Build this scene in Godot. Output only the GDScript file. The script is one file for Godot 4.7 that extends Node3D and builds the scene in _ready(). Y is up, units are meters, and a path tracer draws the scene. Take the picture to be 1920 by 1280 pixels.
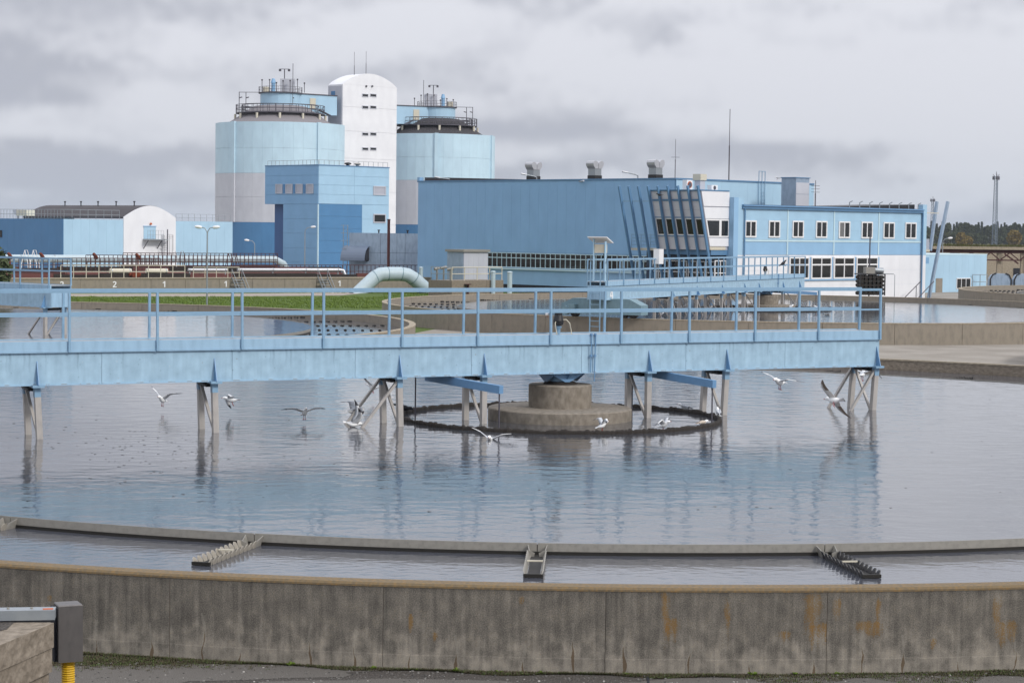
extends Node3D
# A sewage works: round settling tanks with blue scraper bridges, blue sheds and digesters behind.

const F := 3900.0          # focal length in pixels of the 1920 x 1280 photograph
const PITCH := -0.0538
const ROLL := 0.0125
const EYE := Vector3(0, 5.57, 0)
const LIP := 0.87          # height of the weir lips and of the water in the tanks
const RIM := 1.10          # height of the tank walls
var cam_basis: Basis
var mats := {}
var sg := 1                # running smooth group
var rng := RandomNumberGenerator.new()

# ------------------------------------------------------------------ camera, sky, light
func setup_view():
	cam_basis = Basis(Vector3.RIGHT, PITCH) * Basis(Vector3.BACK, ROLL)
	var cam := Camera3D.new()
	cam.name = "camera"
	cam.keep_aspect = Camera3D.KEEP_HEIGHT
	cam.fov = rad_to_deg(2.0 * atan(640.0 / F))
	cam.near = 0.5
	cam.far = 6000.0
	cam.transform = Transform3D(cam_basis, EYE)
	add_child(cam)
	cam.current = true
	var env := Environment.new()
	env.background_mode = Environment.BG_SKY
	var sky := Sky.new()
	var pano := PanoramaSkyMaterial.new()
	pano.panorama = ImageTexture.create_from_image(sky_image())
	sky.sky_material = pano
	env.sky = sky
	env.tonemap_mode = Environment.TONE_MAPPER_LINEAR
	env.tonemap_exposure = 0.96
	env.sdfgi_enabled = true
	env.ssao_enabled = true
	env.ssil_enabled = true
	env.fog_enabled = true
	env.fog_light_color = Color(0.80, 0.83, 0.88)
	env.fog_density = 0.00009
	var we := WorldEnvironment.new()
	we.name = "environment"
	we.environment = env
	add_child(we)
	var sun := DirectionalLight3D.new()
	sun.name = "sun"
	sun.light_energy = 0.70
	sun.light_color = Color(1.0, 0.98, 0.955)
	sun.light_angular_distance = 10.0
	sun.shadow_enabled = true
	sun.look_at_from_position(Vector3.ZERO, -Vector3(0.66, 0.62, 0.52))
	add_child(sun)

func sky_image() -> Image:
	var w := 2048
	var h := 1024
	var n1 := FastNoiseLite.new()      # billows
	n1.seed = 19
	n1.frequency = 0.11
	n1.fractal_octaves = 6
	n1.fractal_gain = 0.60
	n1.domain_warp_enabled = true
	n1.domain_warp_amplitude = 5.0
	n1.domain_warp_frequency = 0.07
	var n2 := FastNoiseLite.new()      # broad light and dark banks
	n2.seed = 8
	n2.frequency = 0.045
	n2.fractal_octaves = 3
	var data := PackedFloat32Array()
	data.resize(w * h * 3)
	for j in h:
		var el := PI / 2 - PI * (j + 0.5) / h
		var k := j * w * 3
		if el < -0.02:
			for i in w:
				data[k] = 0.20; data[k + 1] = 0.20; data[k + 2] = 0.20
				k += 3
			continue
		var e := rad_to_deg(maxf(el, 0.0))
		var v := 9.0 * log(1.0 + e / 2.2)          # layers crowd together towards the horizon
		var haze := exp(-e / 1.6)
		var lift := 1.0 + 1.35 * sin(deg_to_rad(e))
		var ring := 57.3 * cos(deg_to_rad(e * 0.8))
		for i in w:
			var az := TAU * ((i + 0.5) / w - 0.5)
			var x := sin(az) * ring
			var z := cos(az) * ring
			var a := n1.get_noise_3d(x * 0.72, v * 2.3, z * 0.72)
			var b := n2.get_noise_3d(x * 0.8, v * 1.7, z * 0.8)
			var t := clampf(0.76 + a * 1.45 + b * 0.55, 0.0, 1.0)
			t = t * t * (3.0 - 2.0 * t)
			t = lerpf(t, 0.60 + 0.35 * a + 0.2 * b, haze * 0.6)
			var r := lerpf(0.405, 0.690, t)
			var g := lerpf(0.425, 0.705, t)
			var bl := lerpf(0.490, 0.762, t)
			r *= 1.0 - 0.06 * haze
			bl *= 1.0 + 0.03 * haze
			data[k] = r * lift; data[k + 1] = g * lift; data[k + 2] = bl * lift
			k += 3
	return Image.create_from_data(w, h, false, Image.FORMAT_RGBF, data.to_byte_array())

# ------------------------------------------------------------------ pixels to places
func ray(px: float, py: float) -> Vector3:
	return cam_basis * Vector3((px - 960.0) / F, -(py - 640.0) / F, -1.0)

func hp(px: float, py: float, height := 0.0) -> Vector3:      # where the ray meets a height
	var d := ray(px, py)
	return EYE + d * ((height - EYE.y) / d.y)

func dp(px: float, py: float, depth: float) -> Vector3:       # a point at a distance
	var d := ray(px, py)
	return EYE + d * (depth / -d.z)

func loc(root: Node3D, px: float, py: float, axis := 2, value := 0.0) -> Vector3:   # where the ray meets a plane of a thing's own axes
	var inv := root.transform.affine_inverse()
	var o := inv * EYE
	var d := inv.basis * ray(px, py)
	return o + d * ((value - o[axis]) / d[axis])

# ------------------------------------------------------------------ things and parts
func thing(called: String, label: String, category: String, at := Vector3.ZERO, yaw := 0.0, group := "") -> Node3D:
	var o := Node3D.new()
	o.name = called
	o.position = at
	o.rotation.y = yaw
	add_child(o, true)
	return tag(o, label, category, group)

func tag(o: Node3D, label: String, category: String, group := "") -> Node3D:
	o.set_meta("label", label)
	o.set_meta("category", category)
	if group != "":
		o.set_meta("group", group)
	return o

func obj(called: String, m, mat: Material, parent: Node = self) -> MeshInstance3D:
	var o := MeshInstance3D.new()
	o.name = called
	if m is SurfaceTool:
		m.generate_normals()
		o.mesh = m.commit()
	else:
		o.mesh = m
	o.material_override = mat
	o.cast_shadow = GeometryInstance3D.SHADOW_CASTING_SETTING_ON
	parent.add_child(o, true)
	return o

func struct(called: String, m, mat: Material, kind := "structure") -> MeshInstance3D:
	var o := obj(called, m, mat)
	o.set_meta("kind", kind)
	return o

func mesh_of(st: SurfaceTool) -> ArrayMesh:
	st.generate_normals()
	return st.commit()

func S() -> SurfaceTool:
	var st := SurfaceTool.new()
	st.begin(Mesh.PRIMITIVE_TRIANGLES)
	st.set_smooth_group(-1)
	return st

func tri(st: SurfaceTool, a: Vector3, b: Vector3, c: Vector3):
	st.add_vertex(a); st.add_vertex(b); st.add_vertex(c)

func quad(st: SurfaceTool, a: Vector3, b: Vector3, c: Vector3, d: Vector3):   # clockwise seen from the front
	tri(st, a, b, c)
	tri(st, a, c, d)

func hexa(st: SurfaceTool, v: Array):     # 0-3 bottom, 4-7 top, both counted counter-clockwise seen from above
	quad(st, v[0], v[1], v[2], v[3])
	quad(st, v[7], v[6], v[5], v[4])
	for i in 4:
		var j := (i + 1) % 4
		quad(st, v[i], v[i + 4], v[j + 4], v[j])

func box(st: SurfaceTool, c: Vector3, s: Vector3, b := Basis()):
	var v := []
	for y in [-0.5, 0.5]:
		for q in [Vector2(-0.5, 0.5), Vector2(0.5, 0.5), Vector2(0.5, -0.5), Vector2(-0.5, -0.5)]:
			v.append(c + b * Vector3(q.x * s.x, y * s.y, q.y * s.z))
	hexa(st, v)

func span(st: SurfaceTool, a: Vector3, b: Vector3):      # a box between two corners
	box(st, (a + b) / 2, (b - a).abs())

func frame_of(a: Vector3, b: Vector3, up := Vector3.UP) -> Basis:    # z runs from a to b
	var z := (b - a).normalized()
	if absf(z.dot(up)) > 0.999:
		up = Vector3.RIGHT
	var x := up.cross(z).normalized()
	return Basis(x, z.cross(x), z)

func bar(st: SurfaceTool, a: Vector3, b: Vector3, w: float, h: float, up := Vector3.UP):
	box(st, (a + b) / 2, Vector3(w, h, a.distance_to(b)), frame_of(a, b, up))

func tube(st: SurfaceTool, a: Vector3, b: Vector3, r: float, n := 8, r2 := -1.0, caps := true):
	if r2 < 0.0:
		r2 = r
	var f := frame_of(a, b)
	sg += 1
	st.set_smooth_group(sg)
	for i in n:
		var p := Vector3(cos(TAU * i / n), sin(TAU * i / n), 0)
		var q := Vector3(cos(TAU * (i + 1) / n), sin(TAU * (i + 1) / n), 0)
		quad(st, a + f * (p * r), b + f * (p * r2), b + f * (q * r2), a + f * (q * r))
	st.set_smooth_group(-1)
	if caps:
		for i in n:
			var p := Vector3(cos(TAU * i / n), sin(TAU * i / n), 0)
			var q := Vector3(cos(TAU * (i + 1) / n), sin(TAU * (i + 1) / n), 0)
			tri(st, a, a + f * (p * r), a + f * (q * r))
			tri(st, b, b + f * (q * r2), b + f * (p * r2))

func sweep(st: SurfaceTool, pts: Array, r, n := 8):      # a tube along points; r is a number or one number per point
	var rings := []
	var up := Vector3.UP
	for i in pts.size():
		var t: Vector3 = (pts[mini(i + 1, pts.size() - 1)] - pts[maxi(i - 1, 0)]).normalized()
		if absf(t.dot(up)) > 0.98:
			up = Vector3(0.3, 0.1, 0.95).normalized()
		var x := up.cross(t).normalized()
		var y := t.cross(x)
		up = y
		var ring := []
		var rr: float = r[i] if r is Array else r
		for k in n:
			ring.append(pts[i] + (x * cos(TAU * k / n) + y * sin(TAU * k / n)) * rr)
		rings.append(ring)
	sg += 1
	st.set_smooth_group(sg)
	for i in rings.size() - 1:
		for k in n:
			var l := (k + 1) % n
			quad(st, rings[i][k], rings[i + 1][k], rings[i + 1][l], rings[i][l])
	st.set_smooth_group(-1)
	for k in n:
		var l := (k + 1) % n
		tri(st, pts[0], rings[0][k], rings[0][l])
		tri(st, pts[-1], rings[-1][l], rings[-1][k])

func prism(st: SurfaceTool, poly: Array, depth: Vector3):      # a flat outline (counter-clockwise seen against depth) pushed along depth
	var flat := PackedVector2Array()
	var e := frame_of(Vector3.ZERO, depth)
	for p in poly:
		flat.append(Vector2(e.x.dot(p), e.y.dot(p)))
	var ids := Geometry2D.triangulate_polygon(flat)
	var turn := Geometry2D.is_polygon_clockwise(flat)
	for i in range(0, ids.size(), 3):
		var a: Vector3 = poly[ids[i]]
		var b: Vector3 = poly[ids[i + 1]]
		var c: Vector3 = poly[ids[i + 2]]
		if (b - a).cross(c - a).dot(depth) < 0.0:
			var s := b
			b = c
			c = s
		tri(st, a, b, c)
		tri(st, a + depth, c + depth, b + depth)
	for i in poly.size():
		var p: Vector3 = poly[i]
		var q: Vector3 = poly[(i + 1) % poly.size()]
		if turn:
			quad(st, q, q + depth, p + depth, p)
		else:
			quad(st, p, p + depth, q + depth, q)

func lathe(st: SurfaceTool, prof: Array, n := 24, c := Vector3.ZERO, a0 := 0.0, a1 := TAU, smooth := true):   # Vector2(radius, height) from bottom to top
	for k in prof.size() - 1:
		sg += 1
		st.set_smooth_group(sg if smooth else -1)
		for i in n:
			var t := a0 + (a1 - a0) * i / n
			var u := a0 + (a1 - a0) * (i + 1) / n
			var d := Vector3(sin(t), 0, cos(t))
			var e := Vector3(sin(u), 0, cos(u))
			var p: Vector2 = prof[k]
			var q: Vector2 = prof[k + 1]
			quad(st, c + d * p.x + Vector3.UP * p.y, c + d * q.x + Vector3.UP * q.y, c + e * q.x + Vector3.UP * q.y, c + e * p.x + Vector3.UP * p.y)
	st.set_smooth_group(-1)

func ring_block(st: SurfaceTool, r0: float, r1: float, y0: float, y1: float, a0: float, a1: float, n: int):   # a piece of a round wall
	lathe(st, [Vector2(r1, y0), Vector2(r1, y1), Vector2(r0, y1), Vector2(r0, y0), Vector2(r1, y0)], n, Vector3.ZERO, a0, a1)
	for a in [a0, a1]:
		var d := Vector3(sin(a), 0, cos(a))
		quad(st, d * r0 + Vector3.UP * y0, d * r0 + Vector3.UP * y1, d * r1 + Vector3.UP * y1, d * r1 + Vector3.UP * y0)

# ------------------------------------------------------------------ materials
func noise_tex(sd: int, freq: float, lo: Color, hi: Color, size := 512, octaves := 5, mid = null, type := FastNoiseLite.TYPE_SIMPLEX_SMOOTH) -> NoiseTexture2D:
	var n := FastNoiseLite.new()
	n.seed = sd
	n.frequency = freq
	n.noise_type = type
	n.fractal_octaves = octaves
	var g := Gradient.new()
	g.set_color(0, lo)
	g.set_color(1, hi)
	if mid != null:
		g.add_point(0.5, mid)
	var t := NoiseTexture2D.new()
	t.width = size
	t.height = size
	t.seamless = true
	t.noise = n
	t.color_ramp = g
	return t

func normal_tex(sd: int, freq: float, strength: float, size := 512, octaves := 4) -> NoiseTexture2D:
	var n := FastNoiseLite.new()
	n.seed = sd
	n.frequency = freq
	n.fractal_octaves = octaves
	var t := NoiseTexture2D.new()
	t.width = size
	t.height = size
	t.seamless = true
	t.noise = n
	t.as_normal_map = true
	t.bump_strength = strength
	return t

func mat(key: String, c: Color, rough := 0.6, tex: Texture2D = null, scale := Vector3(0.3, 0.3, 0.3), metal := 0.0, nrm: Texture2D = null, nscale := 0.5) -> StandardMaterial3D:
	var m := StandardMaterial3D.new()
	m.resource_name = key
	m.albedo_color = c
	m.roughness = rough
	m.metallic = metal
	if tex or nrm:
		m.uv1_triplanar = true
		m.uv1_world_triplanar = true
		m.uv1_scale = scale
	if tex:
		m.albedo_texture = tex
	if nrm:
		m.normal_enabled = true
		m.normal_texture = nrm
		m.normal_scale = nscale
	mats[key] = m
	return m

func make_materials():
	var grime := noise_tex(1, 0.012, Color(0.93, 0.93, 0.935), Color(1, 1, 1), 512, 6)
	var streak := noise_tex(2, 0.02, Color(0.84, 0.85, 0.86), Color(1, 1, 1), 512, 6, Color(0.96, 0.96, 0.965))
	var conc := noise_tex(3, 0.02, Color(0.66, 0.64, 0.60), Color(1.0, 0.99, 0.97), 1024, 7, Color(0.84, 0.82, 0.79))
	var grain := noise_tex(4, 0.09, Color(0.55, 0.54, 0.53), Color(1, 1, 1), 512, 4, Color(0.8, 0.8, 0.79))
	var rough_n := normal_tex(5, 0.06, 6.0)
	var walls := Vector3(0.12, 0.05, 0.12)
	mat("light_blue", Color(0.660, 0.790, 0.870), 0.5, grime, walls)
	mat("side_blue", Color(0.500, 0.665, 0.800), 0.5, grime, walls)
	mat("hall_blue", Color(0.520, 0.685, 0.830), 0.5, grime, walls)
	mat("front_blue", Color(0.635, 0.775, 0.865), 0.5, grime, walls)
	mat("band_blue", Color(0.560, 0.715, 0.840), 0.5, grime, walls)
	mat("deep_blue", Color(0.300, 0.500, 0.670), 0.5, grime, walls)
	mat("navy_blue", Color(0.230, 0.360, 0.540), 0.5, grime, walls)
	mat("trim_blue", Color(0.345, 0.505, 0.645), 0.5, grime, walls)
	mat("aqua", Color(0.745, 0.850, 0.900), 0.5, grime, walls)
	mat("tank_grey", Color(0.775, 0.785, 0.810), 0.5, grime, walls)
	mat("white", Color(0.900, 0.905, 0.915), 0.55, grime, walls)
	mat("pale_trim", Color(0.76, 0.86, 0.89), 0.5, grime, walls)
	mat("bridge_blue", Color(0.605, 0.735, 0.825), 0.45, streak, Vector3(0.5, 0.10, 0.5))
	mat("rail_blue", Color(0.515, 0.650, 0.750), 0.45, grime, Vector3(1, 1, 1))
	mat("fin_blue", Color(0.420, 0.580, 0.730), 0.45, grime, Vector3(1, 1, 1))
	mat("carriage", Color(0.45, 0.56, 0.60), 0.5, streak, Vector3(0.5, 0.2, 0.5))
	mat("steel", Color(0.72, 0.70, 0.675), 0.42, streak, Vector3(0.6, 0.2, 0.6), 0.25)
	mat("dull_steel", Color(0.60, 0.585, 0.55), 0.5, streak, Vector3(0.7, 0.7, 0.7), 0.2)
	mat("galvanised", Color(0.62, 0.645, 0.66), 0.4, grime, Vector3(1, 1, 1), 0.5)
	mat("box_metal", Color(0.40, 0.385, 0.375), 0.42, streak, Vector3(1.2, 0.5, 1.2), 0.35)
	mat("panel_metal", Color(0.60, 0.67, 0.74), 0.45, streak, Vector3(0.3, 0.1, 0.3), 0.2)
	mat("hood_metal", Color(0.40, 0.45, 0.52), 0.5, grime, walls)
	mat("grey_panel", Color(0.740, 0.750, 0.780), 0.5, grime, walls)
	mat("concrete", Color(0.600, 0.565, 0.520), 0.9, conc, Vector3(0.35, 0.35, 0.35), 0.0, rough_n, 0.4)
	mat("plinth", Color(0.585, 0.56, 0.525), 0.88, conc, Vector3(0.30, 0.16, 0.30), 0.0, rough_n, 0.12)
	mat("tan_wall", Color(0.56, 0.525, 0.47), 0.9, streak, Vector3(0.3, 0.12, 0.3))
	mat("cope", Color(0.70, 0.665, 0.60), 0.9, conc, Vector3(0.3, 0.3, 0.3))
	mat("lichen", Color(0.56, 0.51, 0.43), 0.9, noise_tex(7, 0.04, Color(0.66, 0.65, 0.64), Color(1.0, 0.84, 0.58), 512, 6, Color(0.80, 0.765, 0.69)), Vector3(0.7, 0.7, 0.7))
	mat("yard", Color(0.59, 0.565, 0.53), 0.92, noise_tex(14, 0.012, Color(0.82, 0.81, 0.79), Color(1, 1, 1), 512, 4), Vector3(0.05, 0.05, 0.05))
	mat("path", Color(0.70, 0.67, 0.64), 0.92, conc, Vector3(0.2, 0.2, 0.2))
	mat("asphalt", Color(0.40, 0.385, 0.37), 0.92, noise_tex(8, 0.05, Color(0.40, 0.39, 0.38), Color(1.0, 0.98, 0.96), 1024, 6, Color(0.72, 0.70, 0.68)), Vector3(0.5, 0.5, 0.5), 0.0, rough_n, 0.8)
	mat("asphalt_worn", Color(0.47, 0.45, 0.43), 0.92, grain, Vector3(1.3, 1.3, 1.3), 0.0, rough_n, 0.8)
	mat("meadow", Color(0.40, 0.40, 0.24), 0.95, noise_tex(9, 0.02, Color(0.6, 0.62, 0.5), Color(1, 1, 0.9), 512), Vector3(0.05, 0.05, 0.05))
	mat("lawn", Color(0.36, 0.44, 0.13), 0.95, noise_tex(10, 0.03, Color(0.62, 0.68, 0.5), Color(1, 1, 0.95), 512, 6), Vector3(0.2, 0.2, 0.2), 0.0, rough_n, 1.0)
	mat("grass_blades", Color(0.36, 0.44, 0.13), 0.9).backlight_enabled = true
	mats.grass_blades.backlight = Color(0.10, 0.14, 0.03)
	var mo := mat("moss", Color(1, 1, 1), 0.95)
	mo.vertex_color_use_as_albedo = true
	mat("scum", Color(0.215, 0.19, 0.17), 0.9, grain, Vector3(1.5, 1.5, 1.5), 0.0, rough_n, 1.0)
	mat("black", Color(0.11, 0.11, 0.12), 0.5)
	mat("dark_roof", Color(0.27, 0.255, 0.265), 0.8, grime, walls)
	mat("red_steel", Color(0.27, 0.13, 0.125), 0.7, grime, Vector3(1, 1, 1))
	mat("rust", Color(0.55, 0.24, 0.10), 0.85, grain, Vector3(1, 1, 1))
	mat("brown_pipe", Color(0.36, 0.19, 0.17), 0.7, grime, Vector3(1, 1, 1))
	mat("pipe_blue", Color(0.70, 0.765, 0.79), 0.5, grime, Vector3(0.6, 0.6, 0.6))
	mat("silver", Color(0.74, 0.745, 0.76), 0.35, grime, Vector3(1, 1, 1), 0.4)
	mat("cream", Color(0.80, 0.775, 0.70), 0.6, grime, Vector3(1, 1, 1))
	mat("yellow", Color(0.78, 0.62, 0.05), 0.6)
	mat("orange", Color(0.70, 0.33, 0.12), 0.7)
	mat("frame_white", Color(0.88, 0.88, 0.88), 0.45)
	mat("glass", Color(0.10, 0.11, 0.115), 0.06).metallic_specular = 0.55
	mat("blind_glass", Color(0.42, 0.42, 0.42), 0.1)
	mat("warm_glass", Color(0.16, 0.135, 0.12), 0.06)
	mat("spandrel", Color(0.680, 0.690, 0.730), 0.3, grime, walls)
	mat("recess", Color(0.12, 0.13, 0.16), 0.8)
	mat("dome_grey", Color(0.63, 0.61, 0.63), 0.85, grain, Vector3(0.4, 0.4, 0.4))
	mat("dome_dark", Color(0.36, 0.345, 0.36), 0.85, noise_tex(12, 0.05, Color(0.25, 0.25, 0.25), Color(1, 1, 1), 256, 4), Vector3(0.35, 0.2, 0.35))
	mat("rail_dark", Color(0.30, 0.29, 0.32), 0.6)
	mat("gull", Color(1, 1, 1), 0.8).vertex_color_use_as_albedo = true
	mat("gull_leg", Color(0.55, 0.12, 0.10), 0.6)
	mat("slime", Color(0.14, 0.125, 0.10), 0.7, grain, Vector3(1.5, 1.5, 1.5))
	mat("lit_tooth", Color(0.74, 0.71, 0.66), 0.6, grain, Vector3(2, 2, 2))  # pale copy for left teeth: sunlit side put into the colour
	mat("shaded_tooth", Color(0.22, 0.215, 0.225), 0.45, grain, Vector3(2, 2, 2))  # dark copy for right teeth: shaded side put into the colour
	mat("mast_grey", Color(0.40, 0.45, 0.51), 0.6)
	mat("bay_panel", Color(0.80, 0.805, 0.83), 0.35, grime, walls)
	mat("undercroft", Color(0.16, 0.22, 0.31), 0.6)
	mat("bark", Color(0.24, 0.20, 0.16), 0.9)
	for i in 4:
		var c: Color = [Color(0.225, 0.275, 0.20), Color(0.285, 0.325, 0.205), Color(0.30, 0.32, 0.19), Color(0.50, 0.43, 0.20)][i]
		var m := mat("leaf%d" % i, c, 0.85)
		m.backlight_enabled = true
		m.backlight = c * 0.35
	var wn := normal_tex(21, 0.0085, 9.0, 1024, 7)
	var water := mat("water", Color(0.285, 0.295, 0.32), 0.035, noise_tex(22, 0.01, Color(0.85, 0.85, 0.85), Color(1, 1, 1), 256, 3), Vector3(0.105, 0.105, 0.16), 0.0, wn, 0.125)
	water.roughness = 0.15
	water.roughness_texture = noise_tex(23, 0.018, Color(0.12, 0.12, 0.12), Color(1, 1, 1), 256, 4, Color(0.22, 0.22, 0.22))
	water.metallic_specular = 0.78
	var lw := mat("launder_water", Color(0.29, 0.30, 0.33), 0.04, null, Vector3(0.24, 0.24, 0.40), 0.0, wn, 0.20)
	lw.metallic_specular = 0.72
	var far := mat("far_water", Color(0.325, 0.335, 0.36), 0.04, null, Vector3(0.105, 0.105, 0.12), 0.0, wn, 0.09)
	far.metallic_specular = 0.78
	for i in 5:
		wall_material(i)
	for i in 4:
		plate_material(i)

# painted steel: chalky patches, runs under the railing posts, chips and a little rust along the lower edge
func plate_material(which: int):
	var w := 512
	var h := 128
	var im := Image.create(w, h, false, Image.FORMAT_RGB8)
	var n := FastNoiseLite.new()
	n.seed = 140 + which
	n.frequency = 0.014
	n.fractal_octaves = 5
	var r := RandomNumberGenerator.new()
	r.seed = 177 + which
	var runs := []
	for k in 7:
		runs.append([r.randf() * w, r.randf_range(2.0, 9.0), r.randf_range(0.3, 1.1) * h, r.randf_range(0.03, 0.15) if k else 0.2])
	var chips := []
	for k in 26:
		chips.append([r.randf() * w, r.randf() * h, r.randf_range(0.6, 1.8), r.randf()])
	for y in h:
		for x in w:
			var a := n.get_noise_2d(x, y)
			var s := n.get_noise_2d(x * 2.2, y * 0.25 + 400.0)
			var d := 1.0 + a * 0.07 + s * 0.06 - 0.02
			for k in runs:
				var dx: float = absf(x - k[0] - a * 5.0) / k[1]
				if dx < 1.0 and y < k[2]:
					d -= k[3] * (1.0 - dx) * (1.0 - y / k[2])
			var c := Color(0.610 * d, 0.728 * lerpf(1.0, d, 0.92), 0.802 * lerpf(1.0, d, 0.85))
			for k in chips:
				var q := Vector2(x - k[0], y - k[1]).length()
				if q < k[2]:
					c = c.lerp(Color(0.33, 0.40, 0.46) if k[3] < 0.6 else Color(0.78, 0.80, 0.80) if k[3] < 0.9 else Color(0.45, 0.30, 0.22), 0.65)
			if y > h - 4 and a + s > 0.16:
				c = c.lerp(Color(0.47, 0.36, 0.30), 0.5)
			im.set_pixel(x, y, c)
	var m := StandardMaterial3D.new()
	m.resource_name = "weathered_paint"
	m.albedo_texture = ImageTexture.create_from_image(im)
	m.roughness = 0.5
	m.texture_repeat = false
	mats["plate%d" % which] = m

# weathered concrete: dark, mottled upper part, paler foot, leached cracks, orange lichen; u runs along the wall, v down it
func wall_material(which: int):
	var w := 896
	var h := 320
	var im := Image.create(w, h, false, Image.FORMAT_RGB8)
	var n := FastNoiseLite.new()
	n.seed = 40 + which
	n.frequency = 0.012
	n.fractal_octaves = 5
	var v := FastNoiseLite.new()
	v.seed = 50 + which
	v.frequency = 0.03
	v.fractal_octaves = 4
	var r := RandomNumberGenerator.new()
	r.seed = 77 + which
	var cracks := []
	for k in 4:
		cracks.append([w * (k + r.randf_range(0.25, 0.75)) / 4.0, h * r.randf_range(0.55, 0.82), r.randf_range(1.6, 5.0), r.randf_range(0.0, 9.0)])
	var patches := []
	for k in [[[0.27, 0.10, 17, 120], [0.30, 0.34, 30, 60], [0.545, 0.16, 12, 95], [0.93, 0.10, 34, 90], [0.97, 0.40, 60, 60], [0.80, 0.45, 25, 30]], [[0.05, 0.12, 16, 55], [0.24, 0.14, 14, 70], [0.20, 0.36, 60, 40], [0.80, 0.12, 20, 90], [0.84, 0.40, 40, 60], [0.50, 0.55, 12, 30]], [[0.13, 0.34, 9, 40], [0.62, 0.09, 11, 22], [0.24, 0.50, 10, 22]], [], [[0.4, 0.3, 9, 22]]][which]:
		patches.append([k[0] * w, k[1] * h, k[2], k[3]])
	for y in h:
		var fy := float(y) / h
		for x in w:
			var a := n.get_noise_2d(x, y)
			var s := v.get_noise_2d(x * 1.1, y * 0.12)
			var g := r.randf() - 0.5
			var pale := smoothstep(0.40, 0.95, fy + a * 0.28 + s * 0.12)
			var gr := v.get_noise_2d(x * 5.5, y * 5.5)
			var run := v.get_noise_2d(x * 0.8 + 300.0, y * 0.035)
			var l := lerpf(0.385, 0.500, pale) + a * 0.065 + s * 0.05 + run * 0.07 * (1.0 - 0.6 * fy) + (g * 0.08 + gr * 0.12) * lerpf(1.0, 0.5, pale)
			if absf(fy - 0.74 - a * 0.01) < 0.006:
				l += 0.045
			l *= lerpf(0.90, 1.0, smoothstep(0.0, 0.10, fy))
			if x < 2 or x > w - 2:
				l *= 0.9
			var c := Color(l * 1.04, l * 0.99, l * 0.91)
			for k in cracks:
				var along: float = fy * h - k[1]
				var cx: float = k[0] + sin(y * 0.05 + k[3]) * 4.0 + a * 8.0
				if along > -70.0:
					var half: float = k[2] * (clampf((along + 8.0) / 40.0, 0.0, 1.0) * (1.15 - 0.45 * sin(along * 0.07 + k[3])))
					var dd: float = absf(x - cx)
					if dd < half:
						c = c.lerp(Color(0.33, 0.265, 0.19), 0.75)
					elif dd < half + 5.0:
						c = c.lerp(Color(0.56, 0.54, 0.50), 0.35)
					elif dd < 1.2:
						c = c.lerp(Color(0.20, 0.17, 0.14), 0.6)
			for k in patches:
				var ex: float = (x - k[0]) / k[2]
				var ey: float = (y - k[1]) / k[3]
				var val: float = ex * ex + (ey * ey if ey > 0.0 else ey * ey * 14.0) + a * 1.2 + s * 1.4 + gr * 1.9 + g * 0.6
				if val < 1.0:
					c = c.lerp(Color(0.54, 0.37, 0.14), 0.50 * smoothstep(1.0, 0.0, val))
			if g > 0.478 and a > 0.12:
				c = c.lerp(Color(0.58, 0.46, 0.22), 0.5)
			im.set_pixel(x, y, c)
	im.generate_mipmaps()
	var m := StandardMaterial3D.new()
	m.resource_name = "weathered_concrete"
	m.albedo_texture = ImageTexture.create_from_image(im)
	m.roughness = 0.92
	m.texture_repeat = false
	mats["wall%d" % which] = m
# ------------------------------------------------------------------ settling tanks
# a V-shaped draw-off trough that runs outwards from the weir; local z points away from the tank's centre, 0 at the weir
func trough(parent: Node3D, length: float, ang: float, r: float, near: bool, tooth_mesh: Mesh, tooth_rev: Mesh, body: Mesh, whole: Mesh):
	var o: MeshInstance3D
	if near:
		o = obj("notched_trough", body, mats.slime, parent)
		obj("lip_plate", trough_head(), mats.dull_steel, o)
		var cb := S()
		bar(cb, Vector3(-0.14, LIP - 0.075, length * 0.55), Vector3(0.14, LIP - 0.075, length * 0.55), 0.035, 0.02)
		obj("cross_bar", cb, mats.cream, o)
		var fl := S()
		span(fl, Vector3(-0.105, LIP - 0.25, 0.03), Vector3(0.105, LIP - 0.158, length - 0.04))
		obj("wet_floor", fl, mats.slime, o)
		var n := 11
		for k in n:
			for s in [-1, 1]:
				var t := obj("tooth", tooth_mesh if s > 0 else tooth_rev, mats.lit_tooth if wrapf(ang, -PI, PI) < -0.1 else mats.dull_steel if wrapf(ang, -PI, PI) < 0.1 else mats.shaded_tooth, o)  # sun from the right painted in: left teeth pale, right teeth dark
				t.position = Vector3(s * 0.105, 0, 0.30 + (length - 0.36) * k / (n - 1.0))
	else:
		o = obj("notched_trough", whole, mats.slime, parent)
	o.position = Vector3(sin(ang) * r, 0, cos(ang) * r)
	o.rotation.y = ang
	o.scale = Vector3(0.82, 1, 1)

func tooth_shape(s: float, low := 1.0) -> SurfaceTool:       # a rounded tongue that leans outwards
	var st := S()
	var poly := []
	for k in 9:
		var a := PI * k / 8.0
		var up := (0.035 + 0.085 * sin(a)) * low
		poly.append(Vector3(s * up * 0.5, LIP - 0.175 + up * 1.0, -cos(a) * 0.072))
	poly.append(Vector3(0, LIP - 0.22, 0.05))
	poly.append(Vector3(0, LIP - 0.22, -0.05))
	prism(st, poly, Vector3(s * 0.018, 0, 0))
	return st

func trough_body(length: float) -> SurfaceTool:
	var st := S()
	for s in [-1.0, 1.0]:
		bar(st, Vector3(s * 0.115, LIP - 0.215, 0.02), Vector3(s * 0.115, LIP - 0.215, length), 0.012, 0.075)
	bar(st, Vector3(-0.17, LIP - 0.135, length), Vector3(0.17, LIP - 0.135, length), 0.05, 0.05)
	return st

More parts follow.
